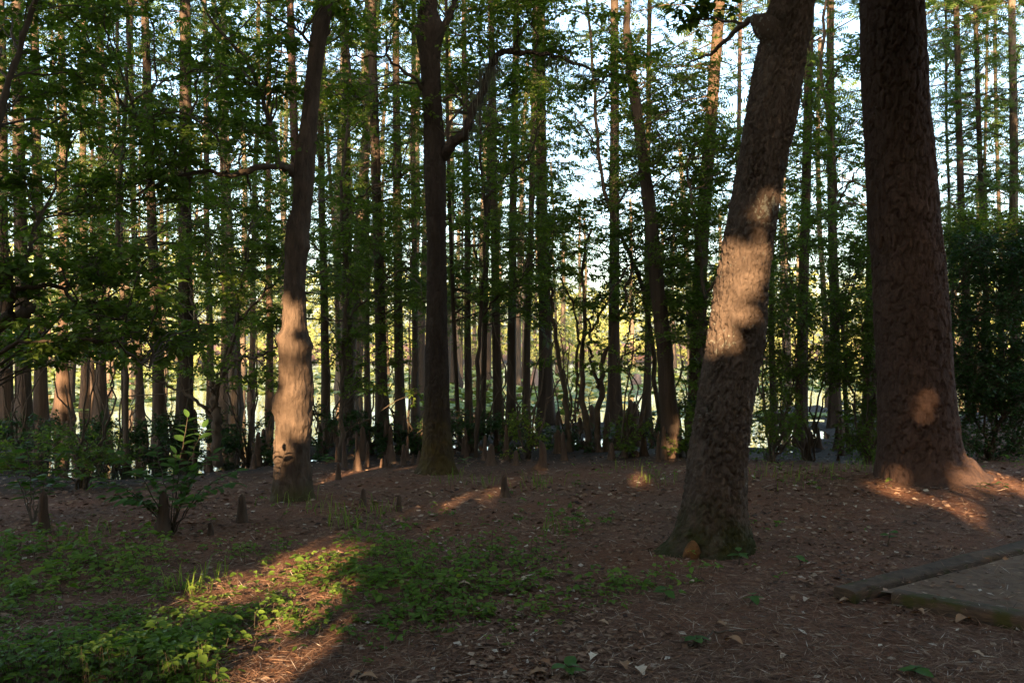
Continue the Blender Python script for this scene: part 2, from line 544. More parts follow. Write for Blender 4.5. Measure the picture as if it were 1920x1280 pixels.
for py in range(465, 630, 30): hole_px(1396 - (py - 440) * .22, py, 6.3, .3, .0)
for py in (635,): hole_px(1372, py, 6.3, .1, .4)
hole_px(1465, 340, 6.3, .12, .2)
for py in range(600, 750, 36): hole_px(524, py, 9.1, .24)
hole_px(530, 845, 9.1, .12, .5)
hole_px(545, 545, 9.1, .15, .3)
for t in np.linspace(0, 1, 9): hole_gr(320 + 350 * t, 1150 - 130 * t, .24 + .14 * math.sin(3.1 * t), .12)
for px, py in ((600, 1060), (520, 1090), (560, 1120), (450, 1090), (420, 1120), (640, 1090)): hole_gr(px, py, .24, .05)
for px, py in ((430, 1240), (520, 1210), (600, 1180), (480, 1270), (700, 1240), (560, 1250)): hole_gr(px, py, .26, .35)
for px, py in ((780, 960), (860, 985), (940, 1000), (1050, 960), (720, 1000), (1120, 930), (250, 1180), (120, 1200), (60, 1100)): hole_gr(px, py, .22, .75)
for px, py in ((608, 902), (640, 893), (675, 886), (708, 878), (735, 873)): hole_gr(px, py, .26)
for px, py in ((945, 908), (935, 935), (900, 945), (850, 950), (870, 925)): hole_gr(px, py, .16, .3)
for px, py in ((1185, 905), (1205, 903), (1228, 898)): hole_gr(px, py, .22, .0)
for px, py in ((1670, 912), (1710, 925), (1750, 938), (1795, 952)): hole_gr(px, py, .24, .0)
for px, py in ((1815, 893), (1850, 905), (1890, 912), (1915, 930), (1880, 895), (1930, 915)): hole_gr(px, py, .26)
hole_px(1795, 850, 10.1, .2, .1); hole_px(1758, 640, 10, .12, .4); hole_px(1740, 610, 10, .1, .6)
for py in (700, 745, 790, 830): hole_px(822, py, 11.6, .15, .45)
for px, py in ((672, 850), (648, 862), (638, 884), (690, 858), (722, 866)): hole_px(px, py, 12.4, .16)
hole_px(582, 820, 14, .28); hole_px(1010, 860, 12.8, .25, .4)
KEYHOLES = [h for h in SUNHOLES if h[2] < .2]
for px, py, D, r in ((120, 770, 24, .55), (130, 720, 24, .4), (75, 590, 24, .5), (160, 735, 26, .5), (75, 690, 24, .3), (470, 720, 25, .4), (405, 660, 24, .5), (505, 760, 21, .35),
                     (420, 30, 17, .6), (425, 90, 17, .4), (347, 210, 18, .4), (545, 180, 14, .35), (548, 60, 14, .35), (1340, 75, 15, .35), (1345, 30, 15, .3), (1600, 0, 20, .5), (1572, 265, 20, .3),
                     (310, 515, 8, .3), (345, 500, 8, .2), (50, 280, 20, .6), (700, 60, 20, .6), (1170, 10, 16, .3), (30, 520, 22, .7), (240, 300, 18, .4), (650, 640, 30, .8), (745, 730, 22, .3),
                     (1035, 350, 20, .45), (1065, 380, 20, .35), (990, 560, 24, .4), (260, 540, 26, .6), (640, 560, 34, .8), (1890, 430, 14, .4), (700, 470, 30, .8), (560, 430, 28, .7)):
    hole_px(px, py, D, r, .1, True)

_hr = np.random.default_rng(77)
for _ in range(34):
    hole_px(_hr.uniform(-20, 960), _hr.uniform(250, 720), _hr.uniform(17, 34), _hr.uniform(.3, .7), .25, True)
for _ in range(10):
    hole_px(_hr.uniform(-20, 330), _hr.uniform(420, 640), _hr.uniform(14, 22), _hr.uniform(.3, .5), .1, True)
for _ in range(12):
    hole_px(_hr.uniform(960, 1920), _hr.uniform(150, 600), _hr.uniform(17, 30), _hr.uniform(.3, .6), .3, True)

# ------------------------------------------------------------------ tree builders
def voronoi_bark(a_n, s, nu, cell_h, seed, warp=.25):
    """plates around a trunk: returns edge distance and plate shade on (len(s), a_n)"""
    r_ = np.random.default_rng(seed)
    nv = int(s.max() / cell_h) + 6
    jx, jy, sh = r_.random((nu, nv)), r_.random((nu, nv)), r_.random((nu, nv))
    u = np.broadcast_to(np.arange(a_n)[None] / a_n * nu, (len(s), a_n))
    v = np.broadcast_to((s / cell_h + 2)[:, None], (len(s), a_n))
    ang = u / nu * 2 * np.pi
    wx_, wy_ = np.cos(ang) * nu / 6.28, np.sin(ang) * nu / 6.28
    u = u + warp * fbm(wx_ * 1.7, wy_ * 1.7, v * 1.7, 3, seed); v = v + warp * fbm(wx_ * 1.7, wy_ * 1.7, v * 1.7, 3, seed + 9)
    iu, iv = np.floor(u).astype(int), np.floor(v).astype(int)
    f1 = np.full(u.shape, 9.0); f2 = np.full(u.shape, 9.0); idv = np.zeros(u.shape)
    for du in (-1, 0, 1):
        for dv in (-1, 0, 1):
            cu, cv = iu + du, np.clip(iv + dv, 0, nv - 1)
            m = cu % nu
            d = np.hypot(cu + jx[m, cv] - u, iv + dv + jy[m, cv] - v)
            sm = sh[m, cv]
            closer = d < f1
            f2 = np.where(closer, f1, np.minimum(f2, d))
            idv = np.where(closer, sm, idv)
            f1 = np.where(closer, d, f1)
    return f2 - f1, idv

def even_rings(PR, z_top, n_low, n_high):
    """resample a trunk to even steps, fine up to z_top and coarse above"""
    PR = catmull(PR, 4000)
    z = np.maximum.accumulate(PR[:, 2] + np.arange(4000) * 1e-7)
    tz = np.concatenate([np.linspace(z[0], z_top, n_low), np.linspace(z_top, z[-1], n_high + 1)[1:]])
    return np.stack([np.interp(tz, z, PR[:, k]) for k in range(4)], -1)

def hero_path(rows, D, lean=0.0, extra=None):
    """rows of (px_left, px_right, py) -> centre line and radii in the plane at distance D"""
    P, R = [], []
    for l, r, py in rows:
        p = W((l + r) / 2, py, D); p[1] += lean * (p[2])
        P.append(p); R.append((r - l) / 2 / FPX * D)
    return np.array(P), np.array(R)

def limb(mb, pts, r0, r1, sides=7, m=14, wob=.03, var=.5, mat=0):
    P = catmull(np.asarray(pts, float), m)
    P[1:-1] += rng.normal(0, wob, (m - 2, 3))
    P = catmull(P, m)
    sweep(mb, P, np.linspace(r0, r1, m) * (1 + .08 * rng.normal(0, 1, m)), sides, var=var, mat=mat)
    return P

def pad(leaf, wood, c, rx, ry, rz, n, ll=.085, lw=.046, tmpl=LEAF4, per=11, keep_fn=None, tone=0.0):
    """one layered spray of leaves: twigs that leave the centre, leaves along them"""
    k = max(3, n // per)
    th = U(0, 2 * np.pi, k); rr = np.sqrt(U(.1, 1, k)); h = rng.normal(0, .8, k)
    E = c + np.stack([np.cos(th) * rr * rx, np.sin(th) * rr * ry, h * rz], -1)
    A = c + (E - c) * U(0, .45, k)[:, None] + rng.normal(0, .04, (k, 3))
    E[:, 2] -= .12 * rr * rx * U(0, 1, k)
    rods(wood, A, E, U(.002, .005, k))
    t = np.tile(np.linspace(.18, 1.0, per), k); o = np.repeat(np.arange(k), per)
    pos = A[o] + (E - A)[o] * t[:, None]
    d = norm((E - A))[o]
    side = np.cross(d, [0, 0, 1.0]); side = norm(side) * np.where(np.arange(len(o)) % 2, 1, -1)[:, None]
    dirs = norm(d * U(.3, .9, len(o))[:, None] + side * U(.4, 1, len(o))[:, None] + rng.normal(0, .25, (len(o), 3)) + [0, 0, -.22])
    up = np.array([0, 0, 1.0]) + rng.normal(0, .42, (len(o), 3))
    pos = pos + rng.normal(0, .012, pos.shape)
    L = ll * U(.65, 1.25, len(o))
    X, Y, Z = axes(dirs, up, L, lw * L / ll)
    var = np.clip(rng.normal(.42 + tone, .2, len(o)), 0, 1)
    leaf.inst(tmpl, X, Y, Z, pos, var)

def px_pads(leaf, wood, box, Drange, count, n, size=(.5, .14), ll=.07, lw=.042, tmpl=LEAF4, tone=0.0, anchors=None, limb_r=.012, patchy=None, mat_wood=0):
    """pads scattered through a part of the wood, each tied back to the nearest limb point"""
    x0, x1, y0, y1 = box
    for _ in range(count):
        px, py, D = U(x0, x1), U(y0, y1), U(*Drange)
        if patchy is not None and fbm(px / 90., py / 60., D, 2, patchy) < -.08: continue
        c = W(px, py, D)
        if c[2] < float(gz(c[0], c[1])) + .12: continue
        s = size[0] * U(.6, 1.3)
        pad(leaf, wood, c, s, s, size[1] * U(.6, 1.4), int((1.65 if D < 11 else 2.15) * n * s / size[0]), ll, lw, tmpl, tone=tone)
        if anchors is not None:
            A = np.asarray(anchors)
            j = np.argmin(np.linalg.norm(A - c - [0, 0, -.4], axis=1))
            a = A[j]
            mid = (a + c) / 2 + [0, 0, .12 * np.linalg.norm(c - a) * U(-.3, 1)]
            limb(wood, [a, mid, c, c + (c - mid) * .3], limb_r * U(.6, 1.2), .003, 5, 9, .03)

def hang_moss(mb, P, length, n_each=26, spread=.16):
    n_each *= 2
    P = np.asarray(P)
    N = len(P) * n_each
    A = np.repeat(P, n_each, 0) + rng.normal(0, spread, (N, 3)) * [1, 1, .35]
    L = length * U(.25, 1.0, N) ** 1.2
    w = U(.0015, .0045, N)
    az = U(0, np.pi, N)
    sd = np.stack([np.cos(az), np.sin(az), 0 * az], -1) * w[:, None]
    mid = A + np.stack([rng.normal(0, .02, N), rng.normal(0, .02, N), -L * .55], -1)
    end = mid + np.stack([rng.normal(0, .02, N), rng.normal(0, .02, N), -L * .45], -1)
    v = np.stack([A - sd, A + sd, mid + sd * .8, mid - sd * .8, end], 1).reshape(-1, 3)
    o = (np.arange(N) * 5)[:, None, None]
    var = np.repeat(U(0, 1, N), 5)
    mb.add(v, (np.array([[0, 1, 2, 3]])[None] + o).reshape(-1, 4), var)
    mb.t.append((np.array([[3, 2, 4]])[None] + o).reshape(-1, 3) + mb.n - len(v)); mb.tm.append(np.zeros(N, int))

def high_crown(leaf, wood, c, r, n, size=.42):
    """crown above the picture: big leaf clumps through an ellipsoid, gaps where the sun gets through"""
    q = norm(rng.normal(0, 1, (n, 3))) * (U(.15, 1, n) ** .5)[:, None] * np.asarray(r) + c
    q = q + .5 * np.stack([fbm(q[:, 0], q[:, 1], q[:, 2], 2, 40 + k) for k in range(3)], -1)
    q = q[carve(q)]
    k = len(q)
    d = norm(q - c + rng.normal(0, .6 * np.min(r), (k, 3)))
    X, Y, Z = axes(d, np.array([0, 0, 1.0]) + rng.normal(0, .6, (k, 3)), size * U(.7, 1.3, k), size * U(.7, 1.3, k))
    leaf.inst(CLUMP, X, Y, Z, q, np.clip(rng.normal(.4, .2, k), 0, 1))

# ---- leaning oak
rows = [(1246, 1424, 1052), (1262, 1412, 1018), (1272, 1404, 980), (1280, 1400, 940), (1286, 1400, 890), (1291, 1402, 850), (1310, 1413, 740), (1327, 1433, 640), (1342, 1441, 540), (1361, 1453, 430),
        (1384, 1475, 300), (1401, 1495, 200), (1417, 1509, 115), (1430, 1520, 55), (1446, 1527, 0), (1468, 1542, -90), (1495, 1562, -200), (1520, 1580, -330), (1550, 1596, -480), (1570, 1604, -640)]
OD = float(hit(1335, 1030)[1])
P0, R0 = hero_path(rows, OD)
n_a = 150
PR = even_rings(np.column_stack([P0, R0]), CAMZ + .42 * OD, 400, 40)
P, R = PR[:, :3], PR[:, 3]
s = np.concatenate([[0], np.cumsum(np.linalg.norm(np.diff(P, axis=0), axis=1))])
ed, pid = voronoi_bark(n_a, s, 40, .075, 5, .9)
ang = np.arange(n_a) / n_a * 2 * np.pi
h = P[:, 2][:, None] - P[0, 2]
root = 1 + .5 * np.exp(-h / .11) * (np.maximum(0, np.cos(ang - 3.35))[None] ** 4 + .75 * np.maximum(0, np.cos(ang - .15))[None] ** 5 + .5 * np.maximum(0, np.cos(ang - 4.45))[None] ** 6 + .4 * np.maximum(0, np.cos(ang - 1.6))[None] ** 4) - .06 * np.exp(-h / .3) * np.cos(3 * ang + .7)[None]
cx_, sx_ = np.cos(ang)[None], np.sin(ang)[None]
lump = .016 * fbm(cx_ * 1.2, sx_ * 1.2, s[:, None] * 2.2, 3, 8)
rough_ = .55 + .9 * np.clip(fbm(cx_ * 1.5, sx_ * 1.5, s[:, None] * 3, 2, 44) + .3, 0, 1)
disp = .027 * rough_ * (smooth(0, .4, ed) - 1) + .012 * fbm(cx_ * 9, sx_ * 9, s[:, None] * 14, 4, 4) + lump
oak = thing('leaning_oak_tree', 'stout leaning oak with a sunlit patch on its rough trunk and mossy flared base', 'tree', (P[0, 0], P[0, 1], float(gz(P[0, 0], P[0, 1]))))
mb = MB()
sweep(mb, P, R, n_a, mult=root, add=disp, var=np.clip(pid * .7 + .15 + .3 * fbm(cx_ * 3, sx_ * 3, s[:, None] * 5, 3, 6), 0, 1))
mb.build('trunk', M['oak_bark'], oak)
mb = MB()       # knot where a limb left the trunk
kn = W(1428, 48, OD - .05)
sweep(mb, catmull([kn + [.1, 0, -.07], kn + [.0, -.02, 0], kn + [-.05, -.02, .035], kn + [-.085, -.02, .055]], 10), [.10, .10, .095, .085, .075, .062, .05, .04, .032, .026], 12, mult=1 + .12 * rng.normal(0, 1, (10, 12)))
mb.build('branch_stub', M['oak_bark'], oak)
mb = MB()
limb(mb, [kn + [-.06, -.02, .04], W(1395, 45, OD), W(1360, 75, OD + .1), W(1330, 105, OD + .2), W(1290, 118, OD + .3)], .03, .006, 8, 16, .008)
limb(mb, [W(1395, 45, OD), W(1360, 40, OD + .1), W(1320, 33, OD + .2), W(1270, 40, OD + .3)], .014, .004, 6, 12, .008)
oak_branch = mb.build('branch', M['twig'], oak)
mb = MB(); wd = MB()
for px, py in ((1310, 15), (1350, 8), (1335, 25), (1290, 22)):
    pad(mb, wd, W(px, py, OD + .25), .22, .22, .08, 90, .07, .035, LEAF6, tone=-.1)
mb.merge(wd).build('foliage', [M['leaf_broad'], M['twig']], oak_branch); mb = MB(); wd = MB()
high_crown(mb, wd, W(1560, -600, OD), (2.6, 2.6, 1.5), 900)
mb.merge(wd).build('crown', [M['leaf_broad'], M['twig']], oak)
mb = MB()       # small orange-brown lump that makes the orange spot at the foot
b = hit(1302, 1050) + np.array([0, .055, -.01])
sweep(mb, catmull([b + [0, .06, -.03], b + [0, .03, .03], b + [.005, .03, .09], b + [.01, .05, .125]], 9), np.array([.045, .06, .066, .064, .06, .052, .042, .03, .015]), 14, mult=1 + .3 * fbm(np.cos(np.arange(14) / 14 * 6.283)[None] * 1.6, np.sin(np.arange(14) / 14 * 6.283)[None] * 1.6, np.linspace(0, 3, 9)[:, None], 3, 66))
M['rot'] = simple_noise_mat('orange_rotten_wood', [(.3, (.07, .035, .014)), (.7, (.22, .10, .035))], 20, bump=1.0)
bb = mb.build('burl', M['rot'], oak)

# ---- big pine
rows = [(1628, 1838, 903), (1640, 1822, 888), (1647, 1806, 868), (1651, 1797, 840), (1652, 1791, 800), (1650, 1780, 700), (1644, 1774, 600), (1640, 1766, 500), (1633, 1757, 420), (1626, 1744, 260), (1622, 1738, 200), (1616, 1727, 0),
        (1612, 1714, -200), (1612, 1700, -450), (1616, 1690, -800), (1622, 1676, -1200), (1628, 1660, -1600)]
PD = float(hit(1725, 893)[1])
P0, R0 = hero_path(rows, PD)
n_a = 176
PR = even_rings(np.column_stack([P0, R0]), CAMZ + .42 * PD, 350, 50)
P, R = PR[:, :3], PR[:, 3]
s = P[:, 2] - P[0, 2]
ed, pid = voronoi_bark(n_a, s, 24, .21, 21, .85)
ed2, pid2 = voronoi_bark(n_a, s, 60, .05, 22, .4)
ang = np.arange(n_a) / n_a * 2 * np.pi
cx_, sx_ = np.cos(ang)[None], np.sin(ang)[None]
root = 1 + np.exp(-s[:, None] / .16) * (.16 * np.maximum(0, np.cos(ang - .1))[None] ** 3 + .1 * np.maximum(0, np.cos(ang - 3.6))[None] ** 3 + .12 * np.maximum(0, np.cos(ang - 4.7))[None] ** 4)
rough_ = .6 + .7 * np.clip(fbm(cx_ * 1.5, sx_ * 1.5, s[:, None] * 1.6, 2, 45) + .35, 0, 1)
disp = .032 * rough_ * (smooth(0, .15, ed) - 1) + .007 * smooth(.0, .2, ed2) + .012 * (pid - .5) + .006 * fbm(cx_ * 9, sx_ * 9, s[:, None] * 12, 3, 14)
pine = thing('big_pine_tree', 'massive pine trunk with plated reddish bark on a mound of needles', 'tree', (P[0, 0], P[0, 1], float(gz(P[0, 0], P[0, 1]))))
mb = MB()
sweep(mb, P, R, n_a, mult=root, add=disp, var=np.clip(.15 + .55 * pid + .3 * pid2, 0, 1))
mb.build('trunk', M['pine_bark'], pine)
mb = MB(); wd = MB()
for k in range(7):
    a = k * .9; z = 9.5 + k * .9
    c = np.array([np.interp(z, P[:, 2], P[:, 0]) + 2.0 * math.cos(a), PD + 2.0 * math.sin(a), z + .5])
    limb(wd, [np.array([np.interp(z, P[:, 2], P[:, 0]), PD, z]), (c + [np.interp(z, P[:, 2], P[:, 0]), PD, z]) / 2, c], .07, .02, 6, 8)
    high_crown(mb, wd, c, (1.4, 1.4, .7), 260, .4)
mb.merge(wd).build('crown', [M['leaf_cypress'], M['twig']], pine)

# ---- lumpy burled tree
rows = [(500, 600, 962), (508, 590, 940), (514, 584, 905), (516, 580, 850), (519, 584, 760), (524, 584, 700), (525, 580, 640), (531, 573, 600), (534, 571, 530), (537, 580, 430), (548, 584, 390), (554, 591, 300), (568, 597, 200),
        (578, 608, 100), (586, 616, 50), (596, 626, 0), (612, 640, -90), (630, 654, -220), (650, 670, -400), (668, 684, -600)]
LD = float(hit(547, 935)[1])
P0, R0 = hero_path(rows, LD)
n_a = 100
PR = even_rings(np.column_stack([P0, R0]), CAMZ + .42 * LD, 380, 40)
P, R = PR[:, :3], PR[:, 3]
s = np.concatenate([[0], np.cumsum(np.linalg.norm(np.diff(P, axis=0), axis=1))])
ang = np.arange(n_a) / n_a * 2 * np.pi
cx_, sx_ = np.cos(ang)[None], np.sin(ang)[None]
low = np.exp(-np.maximum(0, s[:, None] - 1.9) / .7)
disp = low * (.045 * np.maximum(0, fbm(cx_ * 3.0, sx_ * 3.0, s[:, None] * 6.5, 2, 36)) + .022 * np.maximum(0, fbm(cx_ * 1.5, sx_ * 1.5, s[:, None] * 3.3, 2, 31)) * 2.0 + .012 * fbm(cx_ * 4, sx_ * 4, s[:, None] * 9, 3, 33)) + .012 * fbm(cx_ * 11, sx_ * 11, s[:, None] * 4, 4, 34) + .008 * (smooth(0, .35, voronoi_bark(n_a, s, 30, .12, 35, .9)[0]) - 1)
for (px, py, a0, amp, wid) in ((523, 632, 3.5, .045, .06), (521, 757, 3.6, .05, .10), (580, 462, 5.9, .045, .06), (577, 540, 5.6, .035, .06), (545, 690, 4.6, .03, .07), (560, 735, 5.0, .04, .06), (535, 800, 4.4, .045, .09), (572, 790, 5.6, .04, .07), (528, 560, 3.7, .025, .05), (585, 650, 6.0, .04, .06)):
    sz = np.interp(W(px, py, LD)[2], P[:, 2], s)
    da = (ang - a0 + np.pi) % (2 * np.pi) - np.pi
    disp = disp + amp * np.exp(-((s[:, None] - sz) / wid) ** 2 - (da[None] / .5) ** 2)
root = 1 + .3 * np.exp(-s[:, None] / .14) * (np.abs(np.cos(1.5 * ang + .4))[None] ** 3)
lumpy = thing('burled_tree', 'gnarled tree trunk covered in burls, its lower half sunlit', 'tree', (P[0, 0], P[0, 1], float(gz(P[0, 0], P[0, 1]))))
mb = MB(); sweep(mb, P, R, n_a, mult=root, add=disp); mb.build('trunk', M['burl_bark'], lumpy)
wd = MB(); LP = []
LP.append(limb(wd, [W(556, 335, LD), W(540, 318, LD - .05), W(515, 312, LD - .15), W(470, 320, LD - .3), W(430, 328, LD - .4), W(380, 322, LD - .5), W(320, 330, LD - .6), W(250, 345, LD - .7)], .045, .012, 9, 26, .012))
wd.build('branch', M['twig'], lumpy); wd = MB()
LP.append(limb(wd, [W(521, 311, LD - .15), W(517, 270, LD - .1), W(503, 215, LD), W(480, 160, LD + .05), W(455, 105, LD + .1), W(415, 60, LD + .1), W(380, 10, LD + .2), W(350, -60, LD + .2)], .030, .012, 8, 22, .012))
wd.build('branch', M['twig'], lumpy); wd = MB()
LP.append(limb(wd, [W(598, 100, LD), W(560, 60, LD - .2), W(510, 30, LD - .4), W(450, -30, LD - .5)], .022, .008, 6, 14, .02))
LP.append(limb(wd, [W(480, 160, LD), W(430, 120, LD + .3), W(370, 130, LD + .5), W(300, 150, LD + .7), W(220, 120, LD + .8)], .016, .006, 6, 14, .02))
LP.append(limb(wd, [W(430, 328, LD - .4), W(400, 250, LD - .5), W(340, 210, LD - .4), W(260, 230, LD - .3)], .014, .006, 6, 14, .02))
LP.append(limb(wd, [W(320, 330, LD - .6), W(260, 370, LD - .8), W(180, 380, LD - .9), W(110, 400, LD - .9)], .014, .006, 6, 14, .02))
anch = np.vstack(LP)
mb = MB()
px_pads(mb, wd, (130, 520, 200, 400), (LD - 1.2, LD + .8), 40, 110, (.42, .10), anchors=anch, patchy=3)
px_pads(mb, wd, (60, 540, -40, 230), (LD - .8, LD + 1.4), 52, 110, (.42, .10), anchors=anch, patchy=5)
px_pads(mb, wd, (520, 680, -40, 70), (LD - .6, LD + .8), 10, 90, (.36, .10), anchors=anch, tone=.1)
px_pads(mb, wd, (560, 640, 150, 330), (LD - .1, LD + .6), 3, 40, (.22, .10), anchors=P[120:260])
high_crown(mb, wd, W(600, -560, LD), (2.6, 2.4, 1.4), 700)
mb.merge(wd).build('crown', [M['leaf_broad'], M['twig']], lumpy)

# ---- middle tree with the crooked limb
rows = [(768, 872, 906), (776, 862, 890), (786, 853, 868), (790, 850, 845), (793, 845, 800), (796, 842, 700), (799, 838, 560), (800, 836, 430), (794, 836, 290), (793, 829, 200), (786, 826, 100), (779, 833, 58), (783, 822, 25), (787, 819, -5),
        (790, 818, -100), (796, 820, -300), (802, 820, -600)]
MD = float(hit(820, 887)[1])
P0, R0 = hero_path(rows, MD)
n_a = 96
PR = even_rings(np.column_stack([P0, R0]), CAMZ + .42 * MD, 400, 40); P, R = PR[:, :3], PR[:, 3]
s = np.concatenate([[0], np.cumsum(np.linalg.norm(np.diff(P, axis=0), axis=1))])
ang = np.arange(n_a) / n_a * 2 * np.pi
cx_, sx_ = np.cos(ang)[None], np.sin(ang)[None]
ed, pid = voronoi_bark(n_a, s, 34, .10, 51, .9)
disp = .016 * (smooth(0, .35, ed) - 1) + .010 * fbm(cx_ * 9, sx_ * 9, s[:, None] * 10, 4, 55) + .02 * fbm(cx_ * 1.4, sx_ * 1.4, s[:, None] * 1.6, 3, 52)
root = 1 + .28 * np.exp(-s[:, None] / .15) * (np.abs(np.cos(2 * ang + .9))[None] ** 3)
midt = thing('crooked_limb_tree', 'straight dark tree with a crooked upward limb, amber light on its lower trunk', 'tree', (P[0, 0], P[0, 1], float(gz(P[0, 0], P[0, 1]))))
mb = MB(); sweep(mb, P, R, n_a, mult=root, add=disp, var=pid); mb.build('trunk', M['grey_bark'], midt)
wd = MB(); LP = []
LP.append(limb(wd, [W(822, 300, MD), W(840, 282, MD - .1), W(852, 264, MD - .15), W(872, 250, MD - .2), W(884, 215, MD - .2), W(902, 178, MD - .2), W(915, 140, MD - .2), W(930, 106, MD - .2), W(962, 98, MD - .2), W(1005, 101, MD - .2), W(1050, 108, MD - .2), W(1092, 122, MD - .2), W(1135, 142, MD - .1)], .085, .014, 9, 44, .012))
mid_branch = wd.build('branch', M['grey_bark'], midt); wd = MB()
LP.append(limb(wd, [W(826, 65, MD), W(842, 30, MD), W(852, -10, MD), W(858, -120, MD)], .06, .04, 8, 14, .012))
wd.build('branch', M['grey_bark'], midt); wd = MB()
LP.append(limb(wd, [W(795, 170, MD), W(770, 140, MD - .2), W(735, 120, MD - .3), W(715, 105, MD - .4), W(690, 108, MD - .4), W(640, 106, MD - .5)], .028, .008, 7, 20, .015))
LP.append(limb(wd, [W(795, 158, MD), W(760, 155, MD - .1), W(720, 165, MD - .2), W(675, 185, MD - .2)], .018, .006, 6, 14, .015))
LP.append(limb(wd, [W(832, 190, MD), W(850, 180, MD + .1), W(870, 195, MD + .2), W(880, 215, MD + .2)], .025, .012, 6, 12, .01))
LP.append(limb(wd, [W(835, 255, MD - .1), W(850, 220, MD - .1), W(866, 205, MD), W(885, 172, MD)], .024, .012, 6, 12, .01))
LP.append(limb(wd, [W(930, 106, MD - .2), W(965, 85, MD), W(985, 45, MD + .1), W(1030, 35, MD + .2), W(1080, 20, MD + .2), W(1130, 55, MD + .2), W(1170, 80, MD + .2)], .022, .006, 6, 20, .015))
LP.append(limb(wd, [W(836, 50, MD), W(880, 80, MD + .3), W(905, 110, MD + .4)], .014, .006, 6, 12, .015))
anch = np.vstack(LP)
mb = MB()
px_pads(mb, wd, (850, 1190, -30, 110), (MD - .8, MD + 1.2), 24, 120, (.5, .12), anchors=anch, tone=.12, patchy=8)
px_pads(mb, wd, (960, 1200, 90, 190), (MD - .6, MD + .8), 10, 100, (.42, .12), anchors=anch, tone=.0)
px_pads(mb, wd, (600, 790, -30, 200), (MD - .9, MD + 1.0), 24, 110, (.46, .12), anchors=anch, tone=.05, patchy=9)
px_pads(mb, wd, (825, 920, 70, 200), (MD + .1, MD + .9), 9, 100, (.36, .12), anchors=anch, tone=.15)
high_crown(mb, wd, W(820, -520, MD), (3.0, 2.6, 1.6), 800)
mb.merge(wd).build('crown', [M['leaf_broad'], M['twig']], midt)
mo = MB()
hang_moss(mo, [W(900, 150, MD - .2), W(908, 130, MD - .2), W(915, 118, MD - .2), W(925, 105, MD - .2), W(895, 180, MD - .2), W(880, 225, MD - .2)], .55, 30, .06)
hang_moss(mo, [W(1040, 108, MD - .2), W(1060, 112, MD - .2), W(1085, 118, MD - .2), W(1110, 130, MD - .1)], .45, 22, .1)
tag(mo.build('moss', M['moss'], mid_branch), kind='stuff')

